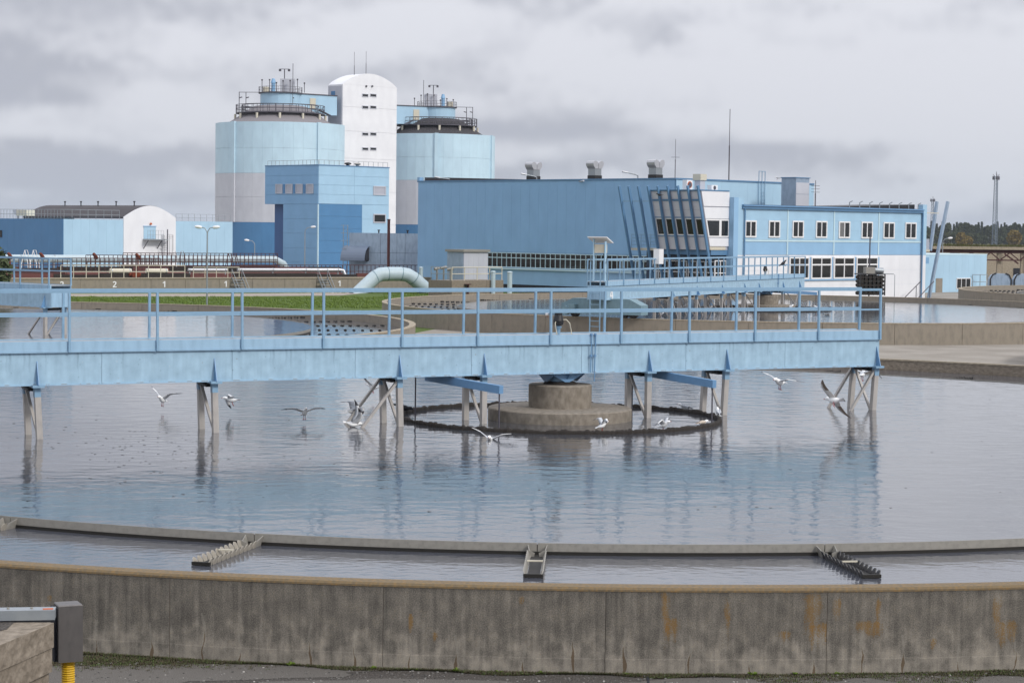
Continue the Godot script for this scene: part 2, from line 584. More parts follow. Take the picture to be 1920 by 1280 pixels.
func trough_head() -> SurfaceTool:
	var st := S()
	for s in [-1.0, 1.0]:
		prism(st, [Vector3(s * 0.175, LIP - 0.015, 0.01), Vector3(s * 0.11, LIP - 0.20, 0.01), Vector3(s * 0.11, LIP - 0.20, 0.30), Vector3(s * 0.145, LIP - 0.07, 0.20)], Vector3(0.014, 0, 0))
		prism(st, [Vector3(s * 0.165, LIP - 0.055, 0.24), Vector3(s * 0.035, LIP - 0.10, 0.24), Vector3(s * 0.06, LIP - 0.21, 0.24), Vector3(s * 0.14, LIP - 0.21, 0.24)], Vector3(0, 0, 0.012))
	return st

func settling_tank(label: String, at: Vector3, rw: float, ro: float, first: float, foreground: bool, group: String, pedestal := true) -> Node3D:
	var t := thing("settling_tank", label, "settling tank", at, 0.0, group)
	var wt := 0.27
	var n := 58 if foreground else 40
	var seg := TAU / n
	# outer wall, cast in lengths with open joints
	if foreground:
		var shapes := []
		var gap := 0.003 / ro
		var st := SurfaceTool.new()
		st.begin(Mesh.PRIMITIVE_TRIANGLES)
		st.set_smooth_group(1)
		var m := 8
		for i in m:
			for q in [[0, 0], [0, 1], [1, 1], [0, 0], [1, 1], [1, 0]]:
				var f: float = (i + q[0]) / float(m)
				var a: float = gap + (seg - 2 * gap) * f
				st.set_uv(Vector2(f * 0.985 + 0.0075, 0.992 - 0.984 * q[1]))
				st.add_vertex(Vector3(sin(a) * ro, lerpf(-0.1, RIM - 0.05, q[1]), cos(a) * ro))
		st.generate_normals()
		var face: Mesh = st.commit()
		var s2 := S()
		lathe(s2, [Vector2(ro - wt + 0.02, RIM - 0.05), Vector2(ro - wt + 0.02, 0.0)], 8, Vector3.ZERO, gap, seg - gap)
		for a in [gap, seg - gap]:
			var d := Vector3(sin(a), 0, cos(a))
			quad(s2, d * (ro - wt + 0.02), d * (ro - wt + 0.02) + Vector3.UP * (RIM - 0.05), d * ro + Vector3.UP * (RIM - 0.05), d * ro)
		var back: Mesh = mesh_of(s2)
		var cst := S()
		lathe(cst, [Vector2(ro + 0.006, RIM - 0.052), Vector2(ro + 0.006, RIM - 0.028), Vector2(ro - 0.015, RIM), Vector2(ro - wt, RIM), Vector2(ro - wt, RIM - 0.052), Vector2(ro + 0.006, RIM - 0.052)], 8, Vector3.ZERO, 0.0, seg)
		var cope: Mesh = mesh_of(cst)
		for i in n:
			var p := obj("wall_panel", face, mats["wall%d" % (i if i < 2 else 2 if i == 57 else 3 + i % 2)], t)
			p.rotation.y = seg * i
			obj("inner_face", back, mats.concrete, p)
			obj("coping", cope, mats.lichen if absf(wrapf(seg * (i + 0.5), -PI, PI)) < 1.0 else mats.cope, p)
	else:
		var st := S()
		ring_block(st, ro - wt, ro, 0.0, RIM - 0.05, 0.0004, seg - 0.0004, 4)
		var face := mesh_of(st)
		var cst := S()
		ring_block(cst, ro - wt - 0.01, ro + 0.015, RIM - 0.049, RIM, 0.0, seg, 4)
		var cope := mesh_of(cst)
		for i in n:
			var p := obj("wall_panel", face, mats.tan_wall, t)
			p.rotation.y = seg * i
			obj("coping", cope, mats.cope, p)
	# weir plates between the troughs
	var nt := 30
	var ws := S()
	ring_block(ws, rw - 0.012, rw, LIP - 0.115, LIP + 0.012, 0.0003, TAU / nt - 0.0003, 6)
	var plate := mesh_of(ws)
	var ss := S()
	ring_block(ss, rw - 0.008, rw + 0.014, LIP - 0.26, LIP - 0.117, 0.0, TAU / nt, 14)
	var slime := mesh_of(ss)
	var length := 2.08 if foreground else ro - wt - rw - 0.5
	var low := 1.0 if foreground else 0.55
	var tooth := mesh_of(tooth_shape(1.0, low))
	var tooth_rev := mesh_of(tooth_shape(-1.0, low))
	var body := mesh_of(trough_body(length))
	var all := S()
	all.append_from(body, 0, Transform3D())
	for k in 10:
		all.append_from(tooth, 0, Transform3D(Basis(), Vector3(0.125, 0, 0.30 + (length - 0.36) * k / 9.0)))
		all.append_from(tooth_rev, 0, Transform3D(Basis(), Vector3(-0.125, 0, 0.30 + (length - 0.36) * k / 9.0)))
	var whole: Mesh = all.commit()
	for i in nt:
		var a := first + TAU * i / nt
		var w := obj("weir_plate", plate, mats.dull_steel, t)
		w.rotation.y = a
		obj("slime_edge", slime, mats.slime, w)
		var near := foreground and absf(wrapf(a, -PI, PI)) < 0.6
		trough(t, length, a, rw, near, tooth, tooth_rev, body, whole)
	if not pedestal:
		return t
	# centre pier and the scum ring around it
	var ps := S()
	lathe(ps, [Vector2(1.80, 0.3), Vector2(1.80, LIP + 0.25), Vector2(1.775, LIP + 0.275), Vector2(0.5, LIP + 0.29)], 56)
	obj("pier_base", ps, mats.plinth, t)
	var pu := S()
	lathe(pu, [Vector2(0.79, LIP + 0.26), Vector2(0.79, LIP + 0.835), Vector2(0.765, LIP + 0.86), Vector2(0.0, LIP + 0.86)], 48)
	obj("pier_top", pu, mats.plinth, t)
	var sc := S()
	var rs := 3.98
	var nz := FastNoiseLite.new()
	nz.seed = 3
	nz.frequency = 1.6
	var m := 520
	sg += 1
	sc.set_smooth_group(sg)
	for i in m:
		var quads := []
		for j in 2:
			var a := TAU * ((i + j) % m) / m
			var d := Vector3(sin(a), 0, cos(a))
			var lump := nz.get_noise_2d(cos(a) * 4.0, sin(a) * 4.0) * 0.045 + nz.get_noise_2d(cos(a) * 16.0, sin(a) * 16.0) * 0.03 + nz.get_noise_2d(cos(a) * 60.0, sin(a) * 60.0) * 0.045
			var th := 0.048 + lump * 0.55
			quads.append([d * (rs + th) + Vector3.UP * (LIP - 0.12), d * (rs + th * 1.1) + Vector3.UP * (LIP + 0.045 + lump * 0.4), d * (rs + th * 0.6) + Vector3.UP * (LIP + 0.085 + lump * 0.8), d * (rs - th * 0.6) + Vector3.UP * (LIP + 0.08 + lump * 0.8), d * (rs - th) + Vector3.UP * (LIP + 0.03), d * (rs - th) + Vector3.UP * (LIP - 0.12)])
		for k in 5:
			quad(sc, quads[0][k], quads[0][k + 1], quads[1][k + 1], quads[1][k])
	obj("scum_ring", sc, mats.scum, t)
	return t

func disc(r0: float, r1: float, y: float, n := 96) -> SurfaceTool:
	var st := S()
	lathe(st, [Vector2(r1, y), Vector2(r0, y)], n)
	return st

func waters(at: Vector3, rw: float, ro: float, m: String, lm: String):
	struct("water", disc(0.0, rw - 0.012, LIP - 0.012), mats[m]).position = at
	struct("launder_water", disc(rw, ro - 0.32, LIP - 0.165), mats[lm]).position = at

# ------------------------------------------------------------------ scraper bridges; local x runs along the bridge, z = 0.5 is the side towards the camera
func bridge(label: String, at: Vector3, yaw: float, s0: float, s1: float, posts: Array, far_posts: Array, legs: Array, arms: Array, side: String) -> Node3D:
	var b := thing("scraper_bridge", label, "bridge", at, yaw)
	var gb := LIP + 1.17
	var gt := LIP + 2.10
	var rt := LIP + 3.245
	# plate girders in welded lengths
	var n := maxi(3, int((s1 - s0) / 3.0))
	for z in [0.5, -0.5]:
		for i in n:
			var st := S()
			var a := s0 + (s1 - s0) * i / n
			var c := s0 + (s1 - s0) * (i + 1) / n
			st.set_uv(Vector2(0.5, 0.5))
			span(st, Vector3(a + 0.004, gb, z - 0.012), Vector3(c - 0.004, gt - 0.2, z + 0.012))
			for f in [1.0, -1.0]:
				var v := [Vector3(a + 0.004, gb, z + 0.014 * f), Vector3(a + 0.004, gt - 0.2, z + 0.014 * f), Vector3(c - 0.004, gt - 0.2, z + 0.014 * f), Vector3(c - 0.004, gb, z + 0.014 * f)]
				var uv := [Vector2(0, 1), Vector2(0, 0), Vector2(1, 0), Vector2(1, 1)]
				for t in ([0, 1, 2, 0, 2, 3] if f > 0 else [0, 2, 1, 0, 3, 2]):
					st.set_uv(uv[t])
					st.add_vertex(v[t])
			obj("girder_plate", st, mats["plate%d" % ((i * 2 + (1 if z > 0 else 0)) % 4)], b)
		var lip := S()
		var o: float = signf(z)
		span(lip, Vector3(s0, gt - 0.2, z - 0.02), Vector3(s1, gt + 0.02, z + 0.055 * o))
		span(lip, Vector3(s0, gb - 0.014, z - 0.06), Vector3(s1, gb - 0.001, z + 0.07))
		span(lip, Vector3(s0, gt - 0.225, z - 0.02), Vector3(s1, gt - 0.203, z + 0.075 * o))
		obj("edge_channel", lip, mats.bridge_blue, b)
	for i in n * 2:
		var st := S()
		var a := s0 + (s1 - s0) * i / (n * 2)
		var c := s0 + (s1 - s0) * (i + 1) / (n * 2)
		span(st, Vector3(a + 0.01, gt - 0.04, -0.478), Vector3(c - 0.01, gt - 0.005, 0.478))
		obj("deck_plate", st, mats.galvanised, b)
	# end plates
	for s in [s0, s1]:
		var st := S()
		span(st, Vector3(s - 0.012, gb, -0.486), Vector3(s + 0.012, gt - 0.203, 0.486))
		obj("end_plate", st, mats.bridge_blue, b)
	# railings
	for side_posts in [[0.56, posts], [-0.56, far_posts]]:
		var z: float = side_posts[0]
		var lo: float = minf(side_posts[1][0], side_posts[1][-1])
		var hi: float = maxf(side_posts[1][0], side_posts[1][-1])
		var st := S()
		bar(st, Vector3(lo - (0.03 if posts.size() < 13 else 0.0), rt - 0.03, z), Vector3(hi + 0.03, rt - 0.03, z), 0.055, 0.06)
		obj("handrail", st, mats.rail_blue, b)
		st = S()
		bar(st, Vector3(lo, rt - 0.56, z), Vector3(hi, rt - 0.56, z), 0.035, 0.045)
		obj("mid_rail", st, mats.rail_blue, b)
		for s in side_posts[1]:
			st = S()
			bar(st, Vector3(s, gt - (0.22 if z > 0 else 0.02), z + 0.02 * signf(z)), Vector3(s, rt - 0.06, z), 0.06, 0.05)
			obj("railing_post", st, mats.rail_blue, b)
	# scraper legs: [s, rake of the brace (0 none), with gusset]
	for l in legs:
		var s: float = l[0]
		for z in [0.5, -0.5]:
			var st := S()
			bar(st, Vector3(s, gb - 0.02, z), Vector3(s - l[2], LIP - 0.4, z), 0.135, 0.13)
			var lg := obj("leg", st, mats.steel, b)
			st = S()
			bar(st, Vector3(s, gb - 0.03, z), Vector3(s - l[2] * 0.12, gb - 0.26, z), 0.141, 0.136)
			obj("painted_sleeve", st, mats.rail_blue, lg)
			st = S()
			bar(st, Vector3(s, gb + 0.005, z + 0.03), Vector3(s, gb - 0.05, z + 0.03), 0.32, 0.26)
			obj("leg_flange", st, mats.rail_blue, b)
			st = S()
			var o: float = signf(z)
			prism(st, [Vector3(s - 0.01, gb, z + 0.014 * o), Vector3(s - 0.01, gb + 0.52, z + 0.014 * o), Vector3(s - 0.01, gb + 0.50, z + 0.03 * o), Vector3(s - 0.01, gb, z + 0.21 * o)], Vector3(0.02, 0, 0))
			obj("gusset", st, mats.fin_blue, b)
			if l[1] != 0.0:
				st = S()
				bar(st, Vector3(s - 0.06, gb - 0.12, z), Vector3(s - l[1], LIP - 0.15, z), 0.075, 0.06)
				obj("raking_brace", st, mats.steel, b)
		var st := S()
		bar(st, Vector3(s - 0.02, gb - 0.08, -0.42), Vector3(s - l[2] * 0.9, LIP - 0.02, 0.42), 0.065, 0.05)
		obj("cross_brace", st, mats.steel, b)
		st = S()
		for k in 3:
			tube(st, Vector3(s - 0.1 + 0.05 * k, gb - 0.09, -0.3), Vector3(s - 0.1 + 0.05 * k, gb - 0.10, 0.32), 0.05, 7)
		obj("bearing", st, mats.black, b)
	# arms that carry the scum boards
	for a in arms:
		var st := S()
		bar(st, Vector3(a[0], gb - 0.10, -0.6), Vector3(a[1], gb - 0.22, a[2]), 0.12, 0.19)
		obj("arm", st, mats.fin_blue, b)
		st = S()
		tube(st, Vector3(a[1] - 0.02, gb - 0.3, a[2] - 0.06), Vector3(a[1] - 0.02, LIP - 0.02, a[2] - 0.06), 0.018, 6)
		obj("hanger_rod", st, mats.rail_dark, b)
		st = S()
		tube(st, Vector3(a[0] - 0.3, gb - 0.05, -0.6), Vector3(a[0] - 0.3, LIP - 0.02, -0.6), 0.018, 6)
		obj("hanger_rod", st, mats.rail_dark, b)
	# turning bearing on the pier
	var st := S()
	for z in [-0.36, 0.36]:
		prism(st, [Vector3(-0.50, gb - 0.016, z), Vector3(-0.06, LIP + 0.93, z), Vector3(0.06, LIP + 0.93, z), Vector3(0.50, gb - 0.016, z)], Vector3(0, 0, 0.02))
	for x in [-0.42, 0.42]:
		prism(st, [Vector3(x, gb - 0.016, -0.5), Vector3(x, LIP + 0.93, -0.08), Vector3(x, LIP + 0.93, 0.08), Vector3(x, gb - 0.016, 0.5)], Vector3(0.02, 0, 0))
	prism(st, [Vector3(-0.01, gb - 0.016, 0.36), Vector3(-0.01, LIP + 1.0, 0.38), Vector3(-0.01, gb - 0.016, 0.56)], Vector3(0.02, 0, 0))
	obj("pivot_bracket", st, mats.fin_blue, b)
	st = S()
	tube(st, Vector3(0, LIP + 0.90, 0), Vector3(0, gb - 0.05, 0), 0.30, 18)
	obj("pivot_drum", st, mats.rail_blue, b)
	st = S()
	lathe(st, [Vector2(0.42, LIP + 0.862), Vector2(0.42, LIP + 0.90), Vector2(0.33, LIP + 0.935), Vector2(0.1, LIP + 0.94)], 28)
	obj("pivot_ring", st, mats.scum, b)
	# drive head
	var motor := S()
	lathe(motor, [Vector2(0.07, gt + 0.22), Vector2(0.12, gt + 0.24), Vector2(0.135, gt + 0.34), Vector2(0.10, gt + 0.48), Vector2(0.10, gt + 0.54), Vector2(0.0, gt + 0.55)], 12, Vector3(-0.05, 0, -0.05))
	var mo := obj("motor", motor, mats.black, b)
	st = S()
	tube(st, Vector3(-0.05, gt, -0.05), Vector3(-0.05, gt + 0.31, -0.05), 0.055, 10)
	tube(st, Vector3(-0.05, gt + 0.16, -0.05), Vector3(-0.05, gt + 0.20, -0.05), 0.085, 10)
	obj("motor_base", st, mats.rail_blue, mo)
	st = S()
	sweep(st, [Vector3(0.02, gt + 0.36, 0.0), Vector3(0.13, gt + 0.37, 0.02), Vector3(0.22, gt + 0.28, 0.04), Vector3(0.26, gt + 0.1, 0.05), Vector3(0.27, gt, 0.05)], 0.014, 6)
	sweep(st, [Vector3(-0.13, gt + 0.36, 0.0), Vector3(-0.18, gt + 0.28, 0.02), Vector3(-0.16, gt + 0.12, 0.04), Vector3(-0.14, gt, 0.05)], 0.014, 6)
	obj("cable", st, mats.cream, mo)
	st = S()
	for x in [0.55, 0.66]:
		tube(st, Vector3(x, gt + 0.03, 0.60), Vector3(x, gb - (0.0 if x < 0.6 else 0.22), 0.555), 0.014, 6)
		for y in [gt + 0.02, gb + 0.42]:
			box(st, Vector3(x, y, 0.575), Vector3(0.05, 0.05, 0.05))
	obj("conduit", st, mats.fin_blue, b)
	return b

# ------------------------------------------------------------------ pieces of buildings
func clad(parent: Node3D, called: String, m: String, x0: float, x1: float, y0: float, y1: float, nx: int, ny := 1, z := 0.0, axis := 2, thick := 0.05, gap := 0.007):
	# sheets side by side on the face z of a building (axis 2), or on its face x (axis 0)
	var w := (x1 - x0) / nx
	var h := (y1 - y0) / ny
	var st := S()
	if axis == 2:
		span(st, Vector3(gap / 2, gap / 2, 0), Vector3(w - gap / 2, h - gap / 2, thick))
	else:
		span(st, Vector3(-thick, gap / 2, gap / 2), Vector3(0, h - gap / 2, w - gap / 2))
	var me := mesh_of(st)
	for i in nx:
		for j in ny:
			var o := obj(called, me, mats[m], parent)
			o.position = Vector3(x0 + w * i, y0 + h * j, z) if axis == 2 else Vector3(z, y0 + h * j, x0 + w * i)

func core(parent: Node3D, called: String, m: String, a: Vector3, b: Vector3) -> MeshInstance3D:
	var st := S()
	span(st, a, b)
	return obj(called, st, mats[m], parent)

# a window on face z (axis 2) or face x looking to -x (axis 0): an outer frame standing proud and one pane per light
func window(parent: Node3D, a0: float, a1: float, y0: float, y1: float, cols: Array, rows: Array, face: float, axis := 2, fm := "frame_white", gm := "glass", fw := 0.09, proud := 0.09):
	var st := S()
	var at := func(u: float, y: float, d: float) -> Vector3:
		return Vector3(u, y, face + d) if axis == 2 else Vector3(face - d, y, u)
	var xs := [a0]
	for c in cols:
		xs.append(lerpf(a0, a1, c))
	xs.append(a1)
	var ys := [y0]
	for r in rows:
		ys.append(lerpf(y0, y1, r))
	ys.append(y1)
	for i in xs.size():
		var e := fw if i == 0 or i == xs.size() - 1 else fw * 0.8
		span(st, at.call(xs[i] - e / 2, y0 - fw / 2, 0.0), at.call(xs[i] + e / 2, y1 + fw / 2, proud))
	for j in ys.size():
		for i in xs.size() - 1:
			span(st, at.call(xs[i] + fw * 0.5, ys[j] - fw / 2, 0.0), at.call(xs[i + 1] - fw * 0.5, ys[j] + fw / 2, proud - 0.003))
	var f := obj("window", st, mats[fm], parent)
	for i in xs.size() - 1:
		for j in ys.size() - 1:
			var p := S()
			span(p, at.call(xs[i] + fw * 0.4, ys[j] + fw * 0.4, 0.0), at.call(xs[i + 1] - fw * 0.4, ys[j + 1] - fw * 0.4, proud * 0.35))
			obj("pane", p, mats[gm] if gm != "mixed" else mats.blind_glass if (i + j + int(a0 * 7.0)) % 3 == 0 else mats.glass, f)

func railing(parent: Node3D, called: String, m: String, a: Vector3, b: Vector3, h: float, step: float, r := 0.022, rails := 2):
	var st := S()
	for k in rails:
		tube(st, a + Vector3.UP * h * (k + 1) / rails, b + Vector3.UP * h * (k + 1) / rails, r, 6)
	var n := maxi(1, roundi(a.distance_to(b) / step))
	for i in n + 1:
		var p := a.lerp(b, float(i) / n)
		tube(st, p, p + Vector3.UP * h, r, 6)
	obj(called, st, mats[m], parent)

func lamp(label: String, base: Vector3, h: float, heads: int, yaw := 0.0) -> Node3D:
	var o := thing("street_lamp", label, "street lamp", base, yaw)
	var st := S()
	tube(st, Vector3.ZERO, Vector3(0, h - 0.45, 0), 0.065, 8, 0.042)
	obj("pole", st, mats.galvanised, o)
	for s in ([-1, 1] if heads == 2 else [1]):
		st = S()
		var reach := 0.42 if heads == 2 else 0.62
		sweep(st, [Vector3(0, h - 0.5, 0), Vector3(s * 0.03, h - 0.30, 0), Vector3(s * reach * 0.4, h - 0.06, 0), Vector3(s * reach, h, 0)], 0.034, 7)
		var arm := obj("arm", st, mats.galvanised, o)
		st = S()
		sweep(st, [Vector3(s * (reach - 0.05), h - 0.01, 0), Vector3(s * (reach + 0.02), h, 0), Vector3(s * (reach + 0.28), h + 0.03, 0), Vector3(s * (reach + 0.45), h + 0.04, 0)], [0.05, 0.11, 0.12, 0.05], 10)
		obj("lamp_head", st, mats.frame_white, arm)
	return o

func mast(called: String, label: String, base: Vector3, h: float, r: float, arms := 0, group := "") -> Node3D:
	var o := thing(called, label, "antenna", base, 0.0, group)
	var st := S()
	tube(st, Vector3.ZERO, Vector3(0, h * 0.5, 0), r, 6)
	tube(st, Vector3(0, h * 0.5, 0), Vector3(0, h, 0), r * 0.55, 6)
	obj("pole", st, mats.rail_dark, o)
	for k in arms:
		st = S()
		var y := h * (0.55 + 0.12 * k)
		bar(st, Vector3(-0.35, y, 0), Vector3(0.35, y, 0.1), 0.03, 0.03)
		obj("cross_arm", st, mats.rail_dark, o)
	return o
# ------------------------------------------------------------------ birds: one continuous skin from bill to tail with the wings grown out of the shoulders; local x is forwards
func bird(label: String, at: Vector3, yaw: float, tilt: float, bank: float, up_in: float, up_out: float, size := 1.0, kind := "gull", standing := false, group := "") -> Node3D:
	var o := thing("crow" if kind == "crow" else "gull", label, "crow" if kind == "crow" else "gull", at, 0.0, group)
	o.basis = Basis(Vector3.UP, yaw) * Basis(Vector3.BACK, tilt) * Basis(Vector3.RIGHT, bank) * Basis.from_scale(Vector3.ONE * size)
	var body := Color(0.83, 0.83, 0.82)
	var back := Color(0.50, 0.52, 0.55)
	var tip := Color(0.05, 0.05, 0.055)
	var bill := Color(0.30, 0.07, 0.05)
	if kind == "brown":
		back = Color(0.50, 0.43, 0.35)
		tip = Color(0.24, 0.19, 0.15)
	elif kind == "crow":
		body = Color(0.022, 0.022, 0.026); back = body; tip = body; bill = body
	var st := S()
	sg += 1
	st.set_smooth_group(sg)
	# stations: x, height, half width, half height
	var sta := [[0.235, 0.045, 0.003, 0.003], [0.20, 0.050, 0.009, 0.010], [0.178, 0.055, 0.026, 0.028], [0.15, 0.060, 0.036, 0.037], [0.12, 0.055, 0.037, 0.040], [0.085, 0.035, 0.042, 0.046], [0.03, 0.012, 0.058, 0.062], [-0.04, 0.0, 0.062, 0.064], [-0.10, 0.002, 0.050, 0.050], [-0.15, 0.010, 0.034, 0.030], [-0.19, 0.014, 0.040, 0.010], [-0.255, 0.012, 0.060, 0.004], [-0.262, 0.012, 0.045, 0.002]]
	var m := 10
	var ring := func(q: Array) -> Array:
		var r := []
		for k in m:
			var a: float = TAU * k / m
			r.append(Vector3(q[0], q[1] + sin(a) * q[3], cos(a) * q[2]))
		return r
	for i in sta.size() - 1:
		var r0: Array = ring.call(sta[i])
		var r1: Array = ring.call(sta[i + 1])
		for k in m:
			var l := (k + 1) % m
			var top := sin(TAU * (k + 0.5) / m) > 0.35
			var c := bill if i == 0 else (back if top and i > 5 and i < 10 else body)
			if kind == "brown" and i >= 10:
				c = tip if i == 11 else body
			st.set_color(c)
			quad(st, r0[k], r1[k], r1[l], r0[l])
	if standing:      # folded wings lie along the flanks, the tips crossing over the tail
		for s in [-1.0, 1.0]:
			var rows := [[0.07, 0.045, 0.010, 0.030], [0.02, 0.035, 0.022, 0.052], [-0.06, 0.028, 0.022, 0.050], [-0.15, 0.026, 0.014, 0.030], [-0.23, 0.026, 0.008, 0.016], [-0.31, 0.028, 0.002, 0.004]]
			for i in rows.size() - 1:
				var p: Array = rows[i]
				var q: Array = rows[i + 1]
				st.set_color(tip if i >= 3 else back)
				var z0: float = 0.047 if i < 3 else 0.03
				var z1: float = 0.047 if i < 2 else 0.02
				for k in 6:
					var a := TAU * k / 6
					var b := TAU * (k + 1) / 6
					quad(st, Vector3(p[0], p[1] + sin(a) * p[3], s * (z0 + cos(a) * p[2])), Vector3(q[0], q[1] + sin(a) * q[3], s * (z1 + cos(a) * q[2])), Vector3(q[0], q[1] + sin(b) * q[3], s * (z1 + cos(b) * q[2])), Vector3(p[0], p[1] + sin(b) * p[3], s * (z0 + cos(b) * p[2])))
	else:
		for s in [-1.0, 1.0]:
			# along the wing: share of the span, leading edge x, chord, thickness
			var secs := [[0.0, 0.075, 0.150, 0.022], [0.09, 0.085, 0.150, 0.016], [0.20, 0.105, 0.135, 0.012], [0.30, 0.085, 0.115, 0.009], [0.40, 0.035, 0.085, 0.006], [0.48, -0.03, 0.05, 0.004], [0.525, -0.085, 0.012, 0.002]]
			var prev := []
			for i in secs.size():
				var q: Array = secs[i]
				var w: float = q[0]
				var inner := minf(w, 0.22)
				var outer := maxf(w - 0.22, 0.0)
				var y: float = 0.035 + sin(up_in) * inner + sin(up_out) * outer
				var z: float = s * (0.035 + cos(up_in) * inner + cos(up_out) * outer)
				var cur := [Vector3(q[1], y, z), Vector3(q[1] - q[2] * 0.3, y + q[3], z), Vector3(q[1] - q[2], y - 0.004, z), Vector3(q[1] - q[2] * 0.35, y - q[3] * 0.4, z)]
				if i > 0:
					for k in 4:
						var l := (k + 1) % 4
						var c := back if k < 2 else body.lerp(back, 0.35)
						if i >= 5 or (i >= 3 and (k == 1 or k == 2) and kind != "gull"):
							c = tip
						elif i >= 3 and k == 0 and kind == "gull":
							c = body
						st.set_color(c)
						if s > 0:
							quad(st, prev[k], prev[l], cur[l], cur[k])
						else:
							quad(st, prev[k], cur[k], cur[l], prev[l])
				prev = cur
	obj("body", st, mats.gull, o)
	for s in [-1.0, 1.0]:
		var lg := S()
		if standing:
			tube(lg, Vector3(-0.01, -0.04, s * 0.022), Vector3(0.0, -0.145, s * 0.024), 0.006, 5)
			bar(lg, Vector3(-0.015, -0.148, s * 0.024), Vector3(0.04, -0.148, s * 0.026), 0.03, 0.006)
		else:
			tube(lg, Vector3(-0.05, -0.05, s * 0.02), Vector3(-0.075, -0.125, s * 0.022), 0.006, 5)
			bar(lg, Vector3(-0.075, -0.125, s * 0.022), Vector3(-0.10, -0.15, s * 0.024), 0.024, 0.006)
		obj("leg", lg, mats.black if kind == "crow" else mats.gull_leg, o)
	return o

# ------------------------------------------------------------------ trees: tapered trunk, limbs and a crown of leaf clumps
func tree_meshes(kind: int, h: float, sd: int) -> Array:
	var r := RandomNumberGenerator.new()
	r.seed = sd
	var tr := S()
	sweep(tr, [Vector3.ZERO, Vector3(r.randf_range(-0.1, 0.1), h * 0.4, 0), Vector3(r.randf_range(-0.3, 0.3), h * 0.95, r.randf_range(-0.2, 0.2))], [h * 0.018 + 0.05, h * 0.012 + 0.03, 0.02], 6)
	var cr := S()
	var n := 420
	for k in n:
		var f := pow(r.randf(), 0.85)
		var y: float
		var rad: float
		if kind == 0:      # spruce
			y = h * (0.10 + 0.90 * f)
			rad = h * 0.17 * (1.0 - f) * (0.75 + 0.4 * sin(f * 40.0)) + 0.12
		elif kind == 1:    # pine: bare below, a ragged head
			y = h * (0.42 + 0.58 * f)
			rad = h * 0.15 * sqrt(maxf(0.02, sin(PI * clampf(f * 0.9 + 0.08, 0, 1))))
		else:              # birch or bush
			y = h * (0.16 + 0.84 * f)
			rad = h * (0.17 if kind == 2 else 0.42) * sqrt(maxf(0.02, sin(PI * clampf(f * 0.92 + 0.05, 0, 1))))
		var a := r.randf() * TAU
		var q := sqrt(r.randf()) * rad
		var c := Vector3(cos(a) * q, y, sin(a) * q)
		if k % 9 == 0:
			bar(tr, Vector3(0, y - q * 0.4, 0), c, 0.05, 0.05)
		var s := h * (0.036 if kind != 3 else 0.06) * r.randf_range(0.7, 1.5)
		var b := Basis.from_euler(Vector3(r.randf_range(-0.9, 0.9), r.randf() * TAU, r.randf_range(-0.9, 0.9)))
		for p in 2:
			var e := b * Basis(Vector3.RIGHT, p * 1.4)
			quad(cr, c + e * Vector3(-s, -s * 0.55, 0), c + e * Vector3(-s * 0.4, s * 0.7, 0), c + e * Vector3(s, s * 0.5, 0), c + e * Vector3(s * 0.5, -s * 0.7, 0))
	return [mesh_of(tr), mesh_of(cr)]

func tree(called: String, label: String, category: String, at: Vector3, meshes: Array, leaf: String, turn: float, scale_by: float, group: String) -> Node3D:
	var o := thing(called, label, category, at, turn, group)
	o.scale = Vector3.ONE * scale_by
	obj("trunk", meshes[0], mats.bark, o)
	obj("crown", meshes[1], mats[leaf], o)
	return o

func lattice(called: String, label: String, at: Vector3, h: float, w: float, n: int, group := "") -> Node3D:
	var o := thing(called, label, "mast", at, 0.5, group)
	var c := func(k: int, f: float) -> Vector3:
		var a := TAU * k / 3.0
		var r: float = w * lerpf(1.0, 0.62, f)
		return Vector3(cos(a) * r, h * f, sin(a) * r)
	for k in 3:
		var st := S()
		bar(st, c.call(k, 0.0), c.call(k, 1.0), w * 0.15, w * 0.15)
		obj("leg", st, mats.mast_grey, o)
	var st := S()
	for i in n:
		for k in 3:
			bar(st, c.call(k, float(i) / n), c.call((k + 1) % 3, float(i + 1) / n), w * 0.085, w * 0.085)
			bar(st, c.call(k, float(i) / n), c.call((k + 1) % 3, float(i) / n), w * 0.085, w * 0.085)
	obj("bracing", st, mats.mast_grey, o)
	st = S()
	for k in 3:
		var p: Vector3 = c.call(k, 1.0)
		box(st, Vector3(p.x * 1.5, h * 0.97, p.z * 1.5), Vector3(w * 0.6, h * 0.05, w * 0.6))
		bar(st, p, p + Vector3(p.x * 1.2, h * 0.02, p.z), w * 0.15, w * 0.15)
	tube(st, Vector3(0, h, 0), Vector3(0, h * 1.06, 0), w * 0.1, 5)
	obj("antenna", st, mats.rail_dark, o)
	return o

func number(text: String, parent: Node3D, at: Vector3, h: float, yaw := 0.0):
	var tm := TextMesh.new()
	var f := SystemFont.new()
	f.font_names = PackedStringArray(["Droid Sans"])
	f.font_weight = 700
	tm.font = f
	tm.text = text
	tm.font_size = 64
	tm.pixel_size = h / 46.0
	tm.depth = 0.01
	var o := obj("painted_number", tm, mats.frame_white, parent)
	o.position = at
	o.rotation.y = yaw

# ------------------------------------------------------------------ the place
func _ready():
	rng.seed = 7
	setup_view()
	make_materials()
	build_ground()
	build_tanks()
	build_hall()
	build_office()
	build_left_hall()
	build_digesters()
	build_stepped_house()
	build_basins()
	build_yard_things()
	build_right_side()
	build_foreground()
	build_birds()

